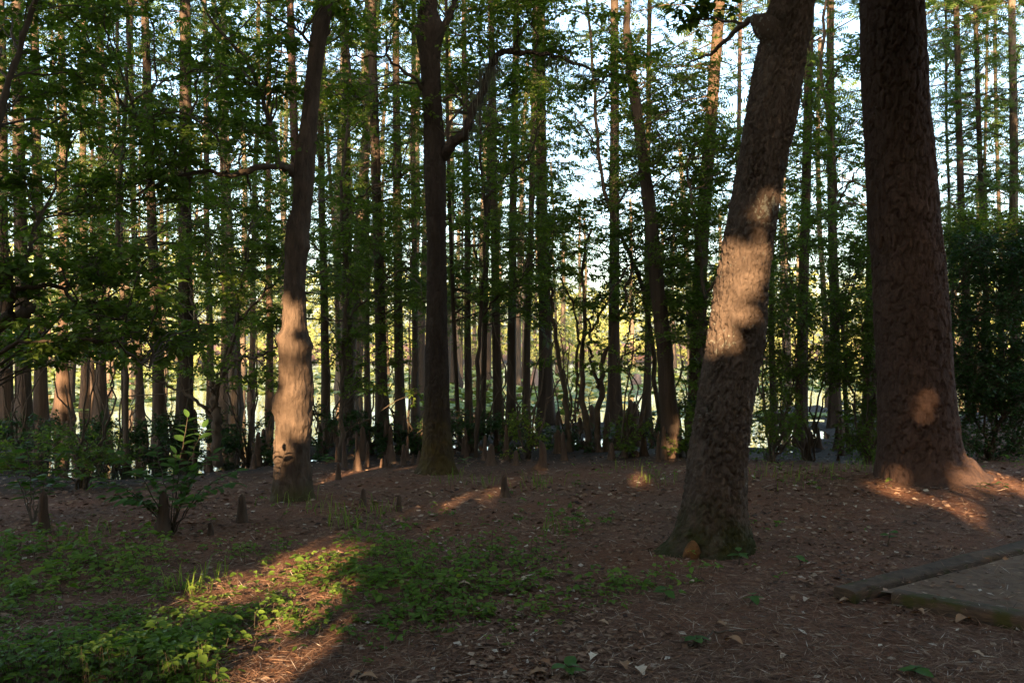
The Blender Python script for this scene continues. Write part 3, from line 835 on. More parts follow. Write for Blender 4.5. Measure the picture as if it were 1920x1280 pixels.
# ------------------------------------------------------------------ cypresses
def cypress(bx, by, tx, wpx, flare=1.0, label=None, group=None, bark='cypress_bark', D=None, H=15.0, n_br=46, z_low=2.0, leafy=1.0, moss=0, curve=0.0, name='cypress_tree', br_len=(.7, 2.3), tone=0.0, base_z=None):
    D = D or FPX * (CAMZ - WATER) / (by - CY)
    b = W(bx, CY, D); b[2] = WATER - .45 if base_z is None else base_z
    fh = CAMZ + (CY / FPX) * D                        # height at the top edge of the picture
    t = W(tx, 0, D)
    dx = (t[0] - b[0]) / (fh - WATER)
    ly = U(-.02, .02)
    top = min(H, fh + 2.5)
    zs = np.concatenate([np.linspace(0, 1.6, 12), np.linspace(2.0, top - b[2], 16)])
    cur = curve * np.sin(np.clip(zs / (fh - WATER), 0, 1) * np.pi) / FPX * D
    wob = .035 * np.stack([fbm(zs * .35, bx, 0, 2, 61), fbm(zs * .35, bx, 5, 2, 62)], -1) * D / 15
    wob = wob * smooth(0, 2, zs)[:, None]
    P = np.stack([b[0] + dx * zs + cur + wob[:, 0], b[1] + ly * zs + wob[:, 1], b[2] + zs], -1)
    rm = wpx / 2 / FPX * D
    r = rm * np.clip(1.08 - .42 * zs / max(top, 8), .25, 2)
    sides = 16 if D < 30 else 8
    a = np.arange(sides) / sides * 2 * np.pi
    nl, ph = rng.integers(4, 7), U(0, 6.28)
    fl = (.95 * np.exp(-zs / .8) + .35 * np.exp(-zs / .35))[:, None] * flare
    mult = 1 + fl * (.85 + .35 * np.cos(nl * a + ph)[None] + .12 * np.cos((nl * 2 + 1) * a)[None]) + .05 * np.cos(nl * a + ph)[None]
    loc = (b[0], b[1], b[2])
    root = thing(name, label or 'slim cypress trunk standing in the dark water among many alike', 'tree', loc, group)
    mb = MB(); sweep(mb, P, r, sides, mult=mult); mb.build('trunk', M[bark], root)
    if n_br:
        leaf, wd = MB(), MB()
        zb = b[2] + np.sort(U(z_low - b[2], top - b[2] - .3, int(n_br)))
        n = len(zb)
        ax = np.stack([np.interp(zb, P[:, 2], P[:, 0]), np.interp(zb, P[:, 2], P[:, 1]), zb], -1)
        az = U(0, 2 * np.pi, n)
        Lb = U(br_len[0], br_len[1], n) * np.clip(1.25 - .5 * (zb / top), .5, 1.2)
        dh = np.stack([np.cos(az), np.sin(az), U(-.25, .55, n)], -1)
        m1 = ax + dh * (Lb * .5)[:, None] + rng.normal(0, .09, (n, 3))
        e1 = m1 + dh * (Lb * .5)[:, None] * [1, 1, .2] + np.stack([0 * az, 0 * az, -U(.0, .4, n) * Lb], -1)
        rb = .010 + .006 * Lb
        rods(wd, ax, m1, rb); rods(wd, m1, e1, rb * .6)
        per = int(max(5, 18 * leafy)) if D < 30 else int(max(4, 9 * leafy))
        o = np.repeat(np.arange(n), per)
        tt = np.tile(np.linspace(.25, 1.05, per), n) + U(-.04, .04, n * per)
        pos = np.where((tt < .5)[:, None], ax[o] + (m1 - ax)[o] * (tt * 2)[:, None], m1[o] + (e1 - m1)[o] * (tt * 2 - 1)[:, None])
        sgn = np.where(np.arange(len(o)) % 2, 1, -1)
        sd = np.stack([-np.sin(az[o]), np.cos(az[o]), 0 * az[o]], -1) * sgn[:, None]
        dirs = dh[o] * U(.4, 1.0, len(o))[:, None] + sd * U(.3, 1.1, len(o))[:, None] + rng.normal(0, .22, (len(o), 3)) + [0, 0, -.12]
        dirs = dirs + np.stack([0 * dirs[:, 0], 0 * dirs[:, 0], -np.abs(rng.normal(0, .35, len(o)))], -1)
        up = np.array([0, 0, 1.0]) + rng.normal(0, .6, (len(o), 3))
        sz = (.27 if D < 30 else .5) * U(.6, 1.4, len(o))
        X, Y, Z = axes(dirs, up, sz, sz * U(.7, 1.1, len(o)))
        leaf.inst(SPRAY, X, Y, Z, pos + rng.normal(0, .07, pos.shape), np.clip(rng.normal(.45 + tone, .2, len(o)), 0, 1))
        if D < 24:                               # top of the crown, above the picture
            high_crown(leaf, wd, np.array([P[-1, 0], P[-1, 1], min(top + 1.0, 12.0)]), (1.5, 1.5, 1.3), 90, .5)
        leaf.merge(wd).build('crown', [M['leaf_cypress'], M['twig']], root)
    if moss:
        mo = MB()
        k = rng.integers(0, len(zb), moss)
        hang_moss(mo, (ax[k] * .4 + m1[k] * .6), .7, 24, .13)
        tag(mo.build('moss', M['moss'], root), kind='stuff')
    return root

G1 = 'cypresses standing in the near water'
C = [  # base x, base y, x at picture top, width, flare, extra
    (14, 812, 8, 22, .7, dict(label='dark cypress at the very edge of the left-bank cluster, beside the orange-lit flared bases')),
    (45, 818, 38, 24, .7, {}),
    (78, 806, 62, 20, 1.0, dict(label='cypress with a reddish fluted base beside the sun-struck cypress butt')),
    (120, 785, 112, 17, 2.2, dict(label='cypress with a wide fan-shaped base glowing orange in the sun', bark='knee')),
    (161, 768, 150, 14, 1.0, dict(label='thin cypress with an orange-lit base in front of the open water', bark='knee')),
    (190, 785, 184, 16, 1.3, {}),
    (234, 815, 222, 8, .4, {}),
    (263, 805, 248, 12, 1.2, dict(label='small cypress with a swollen dark foot beside the broad dark cypress')),
    (302, 838, 270, 20, 1.0, dict(label='broad dark cypress behind the leafy shrub by the shore')),
    (346, 832, 350, 27, .7, dict(label='thick dark cypress whose upper trunk catches pale sunlight')),
    (395, 770, 388, 12, .8, {}),
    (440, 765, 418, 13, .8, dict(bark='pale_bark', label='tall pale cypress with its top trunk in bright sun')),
    (470, 752, 482, 11, .8, dict(bark='knee')),
    (506, 775, 500, 12, .9, dict(bark='knee')),
    (574, 832, 545, 18, .35, dict(label='straight reddish trunk close behind the burled tree', bark='pine_bark')),
    (612, 812, 600, 15, .7, {}), (652, 805, 648, 19, .7, {}), (690, 782, 688, 10, .6, {}),
    (718, 838, 700, 20, .9, dict(label='dark thick cypress with buttressed foot between burled tree and crooked-limb tree', moss=3)),
    (752, 808, 742, 17, .7, dict(moss=2)), (779, 778, 775, 11, .8, {}),
    (866, 842, 838, 8, .3, dict(curve=-8)), (880, 800, 872, 13, .5, {}), (903, 822, 925, 10, .4, {}),
    (935, 798, 920, 17, .5, dict(moss=2)), (957, 788, 968, 16, .5, dict(moss=3)), (986, 800, 1002, 12, 1.0, dict(moss=2)),
    (1024, 792, 1012, 24, 1.1, dict(label='wide cypress with fluted flared base at the edge of the sunlit water', moss=9)),
    (1152, 792, 1150, 21, 1.35, dict(label='cypress with a bell-shaped base standing against the bright lake', moss=2)),
    (1211, 795, 1216, 12, 2.1, dict(label='small bottle-shaped cypress in the water before the bright lake', leafy=.7)),
    (1302, 836, 1346, 27, .7, dict(label='tall straight cypress right behind the leaning oak, sunlit near the top', bark='knee', curve=-8)),
    (1383, 760, 1386, 10, .5, dict(bark='pine_bark', leafy=.6)),
    (1500, 828, 1512, 20, .8, {}), (1566, 802, 1551, 19, 1.4, dict(label='flared cypress between the oak and the pine with a forked upper stem')),
    (1450, 800, 1440, 11, .8, {}), (1626, 845, 1640, 18, .8, {}),
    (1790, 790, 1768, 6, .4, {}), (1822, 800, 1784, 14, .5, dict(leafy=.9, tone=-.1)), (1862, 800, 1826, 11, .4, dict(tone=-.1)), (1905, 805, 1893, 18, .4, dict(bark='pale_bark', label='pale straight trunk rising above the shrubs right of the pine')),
    (1880, 760, 1872, 8, .4, dict(tone=-.1)), (1845, 770, 1848, 7, .4, dict(tone=-.1)),
]
NEAR_LABELS = {45: 'dark cypress whose foot nearly touches its twin at the shady inlet', 190: 'dark cypress with a gently swollen foot beside the thin orange-based cypress', 234: 'pole-thin dark cypress beside the small swollen-footed cypress',
    395: 'thin dark cypress just behind the small forked tree', 470: 'thin cypress with a russet foot behind the forked tree', 506: 'russet-footed cypress close beside the burled tree, farther into the water', 612: 'dark cypress immediately past the burled tree on the sunlit-knee side',
    652: 'dark cypress behind the leafy sapling tree and the sunlit knees', 690: 'thin dark cypress leaning on the flank of the buttressed dark cypress', 752: 'mossy dark cypress between buttressed cypress and crooked-limb tree', 779: 'thin cypress half hidden behind the crooked-limb tree trunk',
    866: 'bowed thin stem rising beside the crooked-limb tree', 880: 'upright dark cypress just past the crooked-limb tree', 903: 'thin slanting cypress crossing behind the airy thin tree', 935: 'dark mossy cypress pair-mate nearer the crooked-limb tree', 957: 'dark mossy cypress pair-mate nearer the wide flared cypress', 986: 'slim mossy cypress with swollen foot touching the wide flared cypress',
    1383: 'slender reddish trunk showing between the leaning oak and the tall straight cypress', 1500: 'dark cypress trunk rising inside the tall evergreen shrub', 1450: 'thin cypress hidden behind the leaning oak and low evergreen shrub', 1626: 'dark cypress hugging the shaded flank of the big pine',
    1790: 'very thin stem closest to the big pine above the thicket', 1822: 'dark slanting cypress above the evergreen thicket', 1862: 'dark slim cypress between slanting cypress and pale straight trunk', 1880: 'thin dark cypress next to the pale straight trunk', 1845: 'thin upright cypress between the slanting stems above the thicket'}
for bx, by, tx, w, fl, kw in C:
    kw = dict(kw)
    if bx in NEAR_LABELS: kw['label'] = NEAR_LABELS[bx]; kw['group'] = G1
    if 'label' not in kw:
        kw['label'] = 'slim dark cypress standing in the shaded water'; kw['group'] = G1
    if kw['label'].startswith('dark cypress at the very'): kw['label'] = 'dark cypress joined at the foot with another by the fallen shade'
    if kw['label'].startswith('pale straight trunk'): kw['label'] = 'pale straight trunk rising above the dense shrubs beside the big pine'
    nb = 90 if 1100 < bx < 1420 else 64
    if bx > 1700: nb = 92
    cypress(bx, by, tx, w, fl, n_br=nb, z_low=1.9 if bx < 960 else 2.4, **kw)

# filler cypresses deeper in the swamp
G2 = 'cypresses deep in the swamp'
placed = []
for k in range(46):
    for _ in range(40):
        D = U(25, 58); px = U(-60, 1980) if k % 3 == 0 else U(-60, 1000)
        if 985 < px < 1275 and D < 52: continue
        X = (px - CX) / FPX * D
        if all(math.hypot(X - a, D - b) > 1.5 for a, b in placed): break
    placed.append((X, D))
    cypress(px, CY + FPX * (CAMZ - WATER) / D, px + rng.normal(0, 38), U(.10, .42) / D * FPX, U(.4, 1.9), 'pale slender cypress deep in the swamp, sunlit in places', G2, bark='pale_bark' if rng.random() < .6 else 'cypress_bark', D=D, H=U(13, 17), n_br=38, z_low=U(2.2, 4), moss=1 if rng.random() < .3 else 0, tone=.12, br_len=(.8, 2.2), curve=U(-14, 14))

# ------------------------------------------------------------------ leaning trunk with leafy sleeves
rows = [(1238, 1290, 868), (1240, 1284, 850), (1236, 1268, 750), (1231, 1260, 650), (1219, 1246, 540), (1210, 1235, 430), (1199, 1221, 330), (1190, 1210, 250), (1180, 1200, 180), (1171, 1189, 110), (1168, 1182, 50), (1171, 1183, 0), (1178, 1188, -150), (1185, 1192, -350)]
ND = float(hit(1262, 856)[1])
P0, R0 = hero_path(rows, ND)
PR = catmull(np.column_stack([P0, R0]), 70); P, R = PR[:, :3], PR[:, 3]
lean = thing('leaning_slender_tree', 'slender dark tree leaning away from the oak, leafy shoots along its upper stem', 'tree', (P[0, 0], P[0, 1], P[0, 2]))
mb = MB(); sweep(mb, P, R, 18, mult=1 + .05 * rng.normal(0, 1, (70, 18))); mb.build('trunk', M['cypress_bark'], lean)
mb = MB(); wd = MB()
px_pads(mb, wd, (1165, 1240, 50, 330), (ND - .5, ND + .5), 15, 80, (.36, .2), .06, .035, anchors=P[20:])
px_pads(mb, wd, (1190, 1340, 100, 480), (ND - 1, ND + 1.2), 46, 90, (.5, .14), .06, .032, anchors=P[15:], patchy=14)
px_pads(mb, wd, (1230, 1330, 380, 640), (ND - 1, ND + 1.5), 16, 100, (.5, .14), .06, .032, anchors=P[5:40])
high_crown(mb, wd, W(1185, -330, ND), (1.8, 1.8, 1.2), 250)
mb.merge(wd).build('crown', [M['leaf_broad'], M['twig']], lean)

# ------------------------------------------------------------------ understory trees
def understory(name, label, stems, boxes, D, bark='twig', leafm='leaf_broad', group=None, base=None, ll=.075, lw=.045):
    """stems: list of ([(px,py[,dD])...], width px bottom, width px top); boxes: (box, dD range, count, leaves per pad, size, tone)"""
    first = stems[0][0][0]
    b = W(first[0], first[1], D)
    root = thing(name, label, 'tree', b, group)
    pts_all = []
    for pts, w0, w1 in stems:
        wd = MB()
        pts_all.append(limb(wd, [W(p[0], p[1], D + (p[2] if len(p) > 2 else 0)) for p in pts], w0 / 2 / FPX * D, w1 / 2 / FPX * D, 8, 26, .012 * D / 10))
        wd.build('trunk' if pts is stems[0][0] else 'branch', M[bark], root)
    A = np.vstack(pts_all)
    leaf, wd = MB(), MB()
    for box, dr, cnt, n, size, tone, patchy in boxes:
        px_pads(leaf, wd, box, (D + dr[0], D + dr[1]), cnt, n, size, ll, lw, anchors=A, tone=tone, patchy=patchy)
    leaf.merge(wd).build('crown', [M[leafm], M['twig']], root)
    return root

understory('crooked_branched_tree', 'tree with thick crooked low branches and drooping leaves at the shady shore', [
    ([(-70, 1010), (-66, 850), (-50, 720), (-30, 640), (10, 600), (40, 592), (58, 570)], 44, 20),
    ([(-30, 640), (-10, 560), (5, 530), (30, 500), (55, 470), (62, 430), (90, 380)], 16, 6),
    ([(10, 600), (22, 570), (28, 545), (60, 540), (110, 535), (150, 580), (180, 590), (230, 600)], 12, 4),
    ([(-50, 720), (0, 660), (40, 640), (90, 640), (150, 635), (220, 650), (280, 690)], 9, 3),
    ([(-66, 800), (-40, 500), (-20, 300), (20, 150), (60, 20), (90, -60)], 18, 8)],
    [((-40, 300, 430, 680), (-.6, 1.6), 42, 110, (.42, .09), -.05, 21), ((-40, 240, -20, 420), (-.4, 2.0), 44, 110, (.45, .10), -.05, 22), ((150, 420, 480, 700), (0, 2.2), 28, 100, (.42, .09), 0, 23)], 8.0)
understory('slim_understory_tree', 'slim understory tree with layered leaves behind the burled tree limb', [
    ([(238, 858), (234, 700), (228, 560), (222, 430), (232, 250), (240, 100), (236, -40)], 11, 6),
    ([(226, 500), (300, 430), (360, 400), (420, 380)], 5, 2), ([(232, 300), (160, 250), (100, 230)], 5, 2), ([(236, 200), (310, 150), (380, 130)], 5, 2)],
    [((60, 460, -20, 430), (-1.5, 2.5), 60, 95, (.6, .14), 0, 24), ((120, 540, 420, 720), (-1, 3), 46, 90, (.55, .12), .1, 25)], 14.0)
understory('forked_swamp_tree', 'small dark tree forking low into angled bare limbs by the burled tree', [
    ([(408, 872), (406, 800), (402, 750), (398, 720)], 20, 14), ([(400, 740), (420, 700), (445, 672), (480, 668), (520, 650)], 9, 3), ([(398, 722), (385, 690), (378, 640), (360, 560), (352, 480)], 11, 4),
    ([(402, 730), (425, 660), (450, 600), (500, 545), (540, 510)], 8, 3), ([(404, 790), (360, 745), (310, 720), (270, 700)], 8, 3), ([(402, 760), (440, 620), (455, 520), (470, 420)], 8, 3)],
    [((290, 545, 430, 720), (-1, 1.5), 48, 95, (.5, .12), .08, 26), ((440, 545, 330, 520), (-1, 2), 14, 90, (.5, .12), .12, None)], 14.2)
understory('multi_stemmed_tree', 'small tree of several curving dark stems against the bright lake', [
    ([(1108, 872), (1104, 830), (1094, 760), (1090, 700), (1096, 600), (1092, 500), (1110, 430)], 15, 4),
    ([(1070, 872), (1066, 820), (1058, 740), (1046, 650), (1034, 560), (1032, 500)], 14, 4),
    ([(1118, 870), (1120, 800), (1126, 740), (1132, 680), (1150, 620), (1170, 560), (1190, 490)], 14, 4),
    ([(1094, 740), (1080, 690), (1084, 640), (1074, 570), (1050, 520)], 7, 3), ([(1072, 800), (1082, 765), (1090, 740)], 6, 4),
    ([(1126, 740), (1112, 690), (1104, 640), (1112, 580)], 8, 3), ([(1130, 700), (1150, 690), (1172, 660), (1182, 600), (1192, 540)], 5, 2), ([(1092, 640), (1120, 600), (1150, 540), (1200, 480), (1260, 460)], 6, 2)],
    [((990, 1290, 380, 570), (-1.2, 1.6), 72, 95, (.5, .13), 0, 27), ((990, 1230, 570, 690), (-1, 1.2), 20, 70, (.42, .10), .05, None)], 16.0)
understory('mossy_swamp_tree', 'thin tree with airy leaves between the crooked-limb tree and bright lake', [
    ([(892, 868), (896, 760), (898, 640), (905, 540), (912, 440), (900, 300), (905, 150)], 9, 4), ([(900, 600), (930, 560), (968, 540), (985, 500)], 5, 2), ([(908, 500), (870, 440), (850, 400)], 5, 2), ([(905, 380), (950, 330), (990, 300)], 5, 2)],
    [((842, 1060, 150, 560), (-1.5, 2.5), 100, 90, (.55, .13), .05, 28)], 15.0, bark='cypress_bark')
understory('leafy_sapling_tree', 'slender sapling with tiers of leaves between burled and crooked-limb trees', [
    ([(636, 862), (640, 760), (645, 640), (650, 500), (640, 350), (655, 200), (650, 60)], 9, 4), ([(645, 600), (690, 560), (730, 520), (770, 500)], 5, 2), ([(648, 470), (610, 420), (595, 380)], 4, 2), ([(642, 400), (700, 350), (750, 330)], 5, 2)],
    [((590, 800, 150, 560), (-1.5, 2.5), 90, 90, (.55, .13), .05, 29), ((590, 790, 560, 740), (-.5, 2), 16, 70, (.42, .10), 0, None)], 14.5)
understory('shaded_oak_sapling', 'leafy young tree directly behind the leaning oak, dark against the sky', [
    ([(1335, 872), (1330, 760), (1322, 640), (1318, 520), (1300, 400), (1290, 300)], 10, 4), ([(1320, 560), (1360, 500), (1400, 460)], 5, 2), ([(1305, 430), (1270, 380), (1240, 360)], 4, 2)],
    [((1235, 1420, 240, 620), (-1, 2), 70, 100, (.5, .13), -.1, 30), ((1270, 1330, 600, 840), (-.5, 1.5), 18, 90, (.4, .14), -.1, None)], 14.5)

understory('airy_lakeside_tree', 'airy tree with spread leafy boughs beside the leaning slender tree', [
    ([(1236, 872), (1232, 760), (1222, 640), (1200, 520), (1140, 380), (1120, 260), (1110, 120), (1100, 0)], 10, 5), ([(1150, 400), (1200, 320), (1260, 280), (1310, 270)], 5, 2), ([(1124, 280), (1080, 220), (1050, 190)], 4, 2), ([(1116, 200), (1170, 140), (1240, 110), (1300, 60)], 5, 2)],
    [((1030, 1330, 60, 430), (-1.5, 2.0), 100, 85, (.5, .16), 0, 31)], 16.5)
understory('open_crowned_tree', 'open crowned tree filling the gap between the oak and the pine', [
    ([(1590, 872), (1588, 760), (1580, 600), (1560, 450), (1565, 300), (1540, 150), (1550, 0)], 9, 5), ([(1562, 400), (1600, 330), (1635, 290)], 5, 2), ([(1556, 250), (1510, 200), (1490, 150)], 4, 2), ([(1545, 170), (1590, 110), (1630, 60)], 4, 2)],
    [((1475, 1650, 60, 450), (-1.5, 2.0), 46, 85, (.5, .16), -.05, 32)], 16.0)
# ---- dense evergreen shrubs either side of the pine
def shrub(name, label, px, py_base, boxes, D, group=None, leafm='leaf_broad', n=105, ll=.06, lw=.035, size=(.45, .2)):
    b = W(px, py_base, D); b[2] = max(float(gz(b[0], b[1])), WATER - .1)
    root = thing(name, label, 'shrub', b, group)
    wd = MB(); A = []
    for k in range(6):
        e = b + np.array([U(-.7, .7), U(-.4, .4), U(1.2, 2.6)])
        A.append(limb(wd, [b + rng.normal(0, .04, 3) * [1, 1, 0] - [0, 0, .05], (b + e) / 2 + rng.normal(0, .1, 3), e], .022, .008, 6, 12, .03))
    wd.build('stem', M['twig'], root)
    leaf, wd = MB(), MB()
    for box, dr, cnt, tone, patchy in boxes:
        px_pads(leaf, wd, box, (D + dr[0], D + dr[1]), cnt, n, size, ll, lw, anchors=np.vstack(A), tone=tone, patchy=patchy, limb_r=.009)
    leaf.merge(wd).build('foliage', [M[leafm], M['twig']], root)
    return root
shrub('evergreen_shrub', 'tall dense evergreen shrub between the leaning oak and the big pine', 1520, 850, [((1445, 1650, 390, 700), (-1.2, 1.5), 95, -.1, 35)], 14.0)
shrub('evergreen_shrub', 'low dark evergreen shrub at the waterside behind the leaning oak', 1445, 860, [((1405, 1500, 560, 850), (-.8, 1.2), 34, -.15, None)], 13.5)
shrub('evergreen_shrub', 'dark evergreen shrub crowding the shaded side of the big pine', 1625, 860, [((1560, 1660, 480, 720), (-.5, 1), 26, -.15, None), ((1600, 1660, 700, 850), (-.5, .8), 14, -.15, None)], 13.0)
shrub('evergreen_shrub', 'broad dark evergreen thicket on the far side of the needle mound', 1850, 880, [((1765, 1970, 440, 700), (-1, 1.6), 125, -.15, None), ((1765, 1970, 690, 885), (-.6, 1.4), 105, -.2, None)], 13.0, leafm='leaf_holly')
shrub('bright_leafy_shrub', 'bright green fine-leaved top above the dark evergreen thicket', 1900, 880, [((1750, 1950, 400, 465), (-.5, .8), 30, .35, None)], 14.0, leafm='leaf_broad')
shrub('waterside_shrub', 'small fresh green shrub among knees beside the crooked-limb tree', 985, 862, [((945, 1015, 775, 850), (-.3, .4), 12, .3, None)], 14.6, leafm='leaf_broad', n=60, size=(.28, .12))
shrub('waterside_shrub', 'small dark ferny shrub at the foot of the multi-stemmed tree', 1170, 866, [((1130, 1215, 780, 850), (-.3, .4), 12, .0, None)], 14.8, leafm='leaf_broad', n=60, size=(.28, .12))
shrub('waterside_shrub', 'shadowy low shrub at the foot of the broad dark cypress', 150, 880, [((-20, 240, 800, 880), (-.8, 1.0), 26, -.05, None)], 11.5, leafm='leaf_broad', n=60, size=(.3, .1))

for px, D_, top_, ref in ((40, 14.6, 800, 'under the crooked low branches'), (215, 14.8, 805, 'beside the small swollen-footed cypress'), (335, 15.5, 790, 'at the foot of the thick dark cypress'), (465, 15.2, 785, 'between the forked tree and the burled tree'),
                          (610, 15.6, 790, 'behind the sunlit knees'), (690, 16.2, 800, 'at the foot of the buttressed dark cypress'), (765, 16.4, 805, 'close behind the crooked-limb tree'), (880, 16, 790, 'around the thin airy tree'), (950, 16.3, 800, 'beside the wide flared cypress'), (1075, 16.6, 825, 'around the stems of the multi-stemmed tree'), (1290, 15.8, 760, 'between the leaning slender tree and the oak')):
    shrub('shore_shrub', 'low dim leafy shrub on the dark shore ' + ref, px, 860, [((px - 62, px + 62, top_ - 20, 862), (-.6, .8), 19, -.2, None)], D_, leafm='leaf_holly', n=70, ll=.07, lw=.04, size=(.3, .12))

# ------------------------------------------------------------------ cypress knees
def knee(px, py, hpx, wpx, label, group=None, kink=.0, name='cypress_knee'):
    b = hit(px, py)
    D = b[1]
    hh, r = hpx / FPX * D, wpx * 1.15 / 2 / FPX * D
    n, sd = 12, 12
    t = np.linspace(0, 1, n)
    P = np.stack([b[0] + kink * hh * np.sin(t * 3) + U(-.06, .06) * hh * t, np.full(n, b[1]) + U(-.05, .05) * hh * t, b[2] - .04 + (hh + .04) * t], -1)
    prof = (1.25 - .75 * t ** .8) * np.sqrt(np.clip(1 - (np.maximum(t - .88, 0) / .125) ** 2, .02, 1)) + .6 * np.exp(-t / .08)
    a = np.arange(sd) / sd * 2 * np.pi
    mult = 1 + .14 * np.cos(3 * a + U(0, 6))[None] * (1 - t)[:, None] + .3 * fbm(np.cos(a)[None] * 1.5, np.sin(a)[None] * 1.5, t[:, None] * 5 + px, 3, 71)
    mb = MB(); sweep(mb, P, r * prof, sd, mult=mult)
    o = mb.build(name, M['knee'], origin=(b[0], b[1], b[2]))
    return tag(o, label, 'cypress knee', group)

GK, GD = 'sunlit cypress knees beside the burled tree', 'shaded cypress knees along the shore'
for px, py, h_, w_ in ((634, 899, 32, 10), (647, 876, 52, 10), (665, 881, 20, 7), (717, 876, 17, 9), (724, 876, 24, 9), (732, 876, 10, 9), (689, 875, 47, 8)):
    knee(px, py, h_, w_, 'short sunlit cypress knee on the bright patch beside the burled tree', GK)
knee(672, 882, 74, 9, 'tallest sunlit cypress knee on the bright patch beside the burled tree')
knee(635, 866, 48, 10, 'dark cypress knee just behind the sunlit knees')
knee(756, 872, 40, 9, 'slim cypress knee close beside the foot of the crooked-limb tree')
knee(774, 869, 19, 7, 'small cypress knee against the foot of the crooked-limb tree'); knee(786, 868, 24, 8, 'pale-topped cypress knee touching the root of the crooked-limb tree')
knee(680, 949, 34, 12, 'lone pointed cypress knee amid grass in front of the sunlit patch')
knee(747, 958, 30, 11, 'lone rounded cypress knee amid weeds in front of the crooked-limb tree')
knee(947, 932, 42, 15, 'stubby flat-topped cypress knee standing alone on open litter')
knee(921, 872, 40, 17, 'broad cypress knee between the crooked-limb tree and the kinked knee')
knee(967, 872, 28, 12, 'small cone-shaped cypress knee beside the kinked knee')
knee(1013, 880, 54, 17, 'kinked tawny cypress knee in front of the water glints', kink=.10)
knee(871, 852, 34, 11, 'pale cypress knee half hidden by leaves by the crooked-limb tree')
knee(80, 1000, 82, 20, 'thick dark post-like cypress stump among the low plants', name='cypress_stump')
knee(455, 978, 52, 18, 'dark cypress knee with a spreading foot near the burled tree')
knee(306, 1004, 84, 22, 'dark mossy cypress stump under the leafy sapling', name='cypress_stump')
knee(394, 1003, 24, 12, 'small dark cypress knee between stump and burled tree')
for px in np.concatenate([U(1040, 1290, 44), U(590, 1000, 46), U(20, 500, 40), U(1420, 1640, 22)]):
    py = U(812, 866) if px > 500 else U(826, 888)
    knee(px, py, 9 + 62 * U(0, 1) ** 2.2, U(7, 15), 'shaded dark cypress knee at the swamp edge', GD)
for px, py, h_, w_ in ((1181, 800, 52, 14), (1176, 798, 34, 8), (1046, 795, 26, 10), (1255, 792, 18, 8), (1088, 812, 30, 12), (1468, 812, 20, 14), (1520, 838, 30, 10), (1535, 838, 38, 9)):
    knee(px, py, h_, w_, 'dark cypress knee rising from the water against the glare', 'cypress knees standing in the lake')

# ------------------------------------------------------------------ sand pad edged with timbers
cor = hit(1592, 1128)
ang1, ang2 = math.radians(33), math.radians(-41)
def timber(p0, ang_, length, w, h_, label, z0):
    n = 40
    t = np.linspace(0, 1, n)
    d = np.array([math.cos(ang_), math.sin(ang_), 0]); sdv = np.array([-d[1], d[0], 0])
    prof = np.array([[-.5, 0], [-.5, .5], [-.47, .93], [-.40, 1], [-.2, 1.0], [0, 1.0], [.2, 1.0], [.40, 1], [.47, .93], [.5, .5], [.5, 0]])
    K = len(prof)
    v = np.zeros((n, K, 3))
    for k in range(K):
        wob = .007 * fbm(t * length * 5, k * .7, 0, 3, 81) ; wob2 = .012 * fbm(t * length * 3.3, k * .45, 3, 3, 82)
        v[:, k] = p0 + d * (t * length)[:, None] + sdv * (prof[k, 0] * w + wob)[:, None] + np.array([0, 0, 1.0]) * (prof[k, 1] * h_ + wob2 * (prof[k, 1] > .1))[:, None]
    v[..., 2] += z0 - p0[2]
    mb = MB()
    i = np.arange(n - 1)[:, None] * K + np.arange(K - 1)[None]
    mb.add(v.reshape(-1, 3), np.stack([i, i + 1, i + K + 1, i + K], -1).reshape(-1, 4))
    for e in (0, n - 1):
        c = v[e].mean(0); b0 = mb.n
        mb.v.append(np.vstack([v[e], c])); mb.var.append(np.full(K + 1, .5)); mb.n += K + 1
        jj = np.arange(K - 1)
        mb.t.append(np.stack([jj, jj + 1, np.full(K - 1, K)], -1) + b0); mb.tm.append(np.zeros(K - 1, int))
    o = mb.build('edging_timber', M['timber'], origin=p0)
    return tag(o, label, 'timber')
gz0 = cor[2]
timber(cor + [-.02, .02, 0], ang1, 3.4, .16, .15, 'mossy edging timber along the back of the sand pad', gz0 - .075)
p2 = cor + np.array([.27, -.02, 0])
timber(p2, ang2, 3.0, .16, .15, 'weathered edging timber along the front of the sand pad', gz0 - .075)
mb = MB()
c0 = cor + np.array([.2, .03, 0])
d1 = np.array([math.cos(ang1), math.sin(ang1), 0]); d2 = np.array([math.cos(ang2), math.sin(ang2), 0])
ng = 40
a_, b_ = np.meshgrid(np.linspace(0, 3.3, ng), np.linspace(0, 2.95, ng))
g = c0 + a_[..., None] * d1 + b_[..., None] * d2
g[..., 2] = gz0 + .056 + .012 * fbm(g[..., 0] * 2, g[..., 1] * 2, 0, 3, 83)
i = np.arange(ng - 1)[:, None] * ng + np.arange(ng - 1)[None]
mb.add(g.reshape(-1, 3), np.stack([i, i + 1, i + ng + 1, i + ng], -1).reshape(-1, 4))
tag(mb.build('sand_ground', M['sand']), 'packed sandy pad inside the timber edging', kind='structure')
def on_pad(x, y):
    q = np.stack([x, y], -1) - c0[:2]
    Mx = np.linalg.inv(np.column_stack([d1[:2], d2[:2]]))
    ab = q @ Mx.T
    return (ab[..., 0] > -.05) & (ab[..., 1] > -.05)

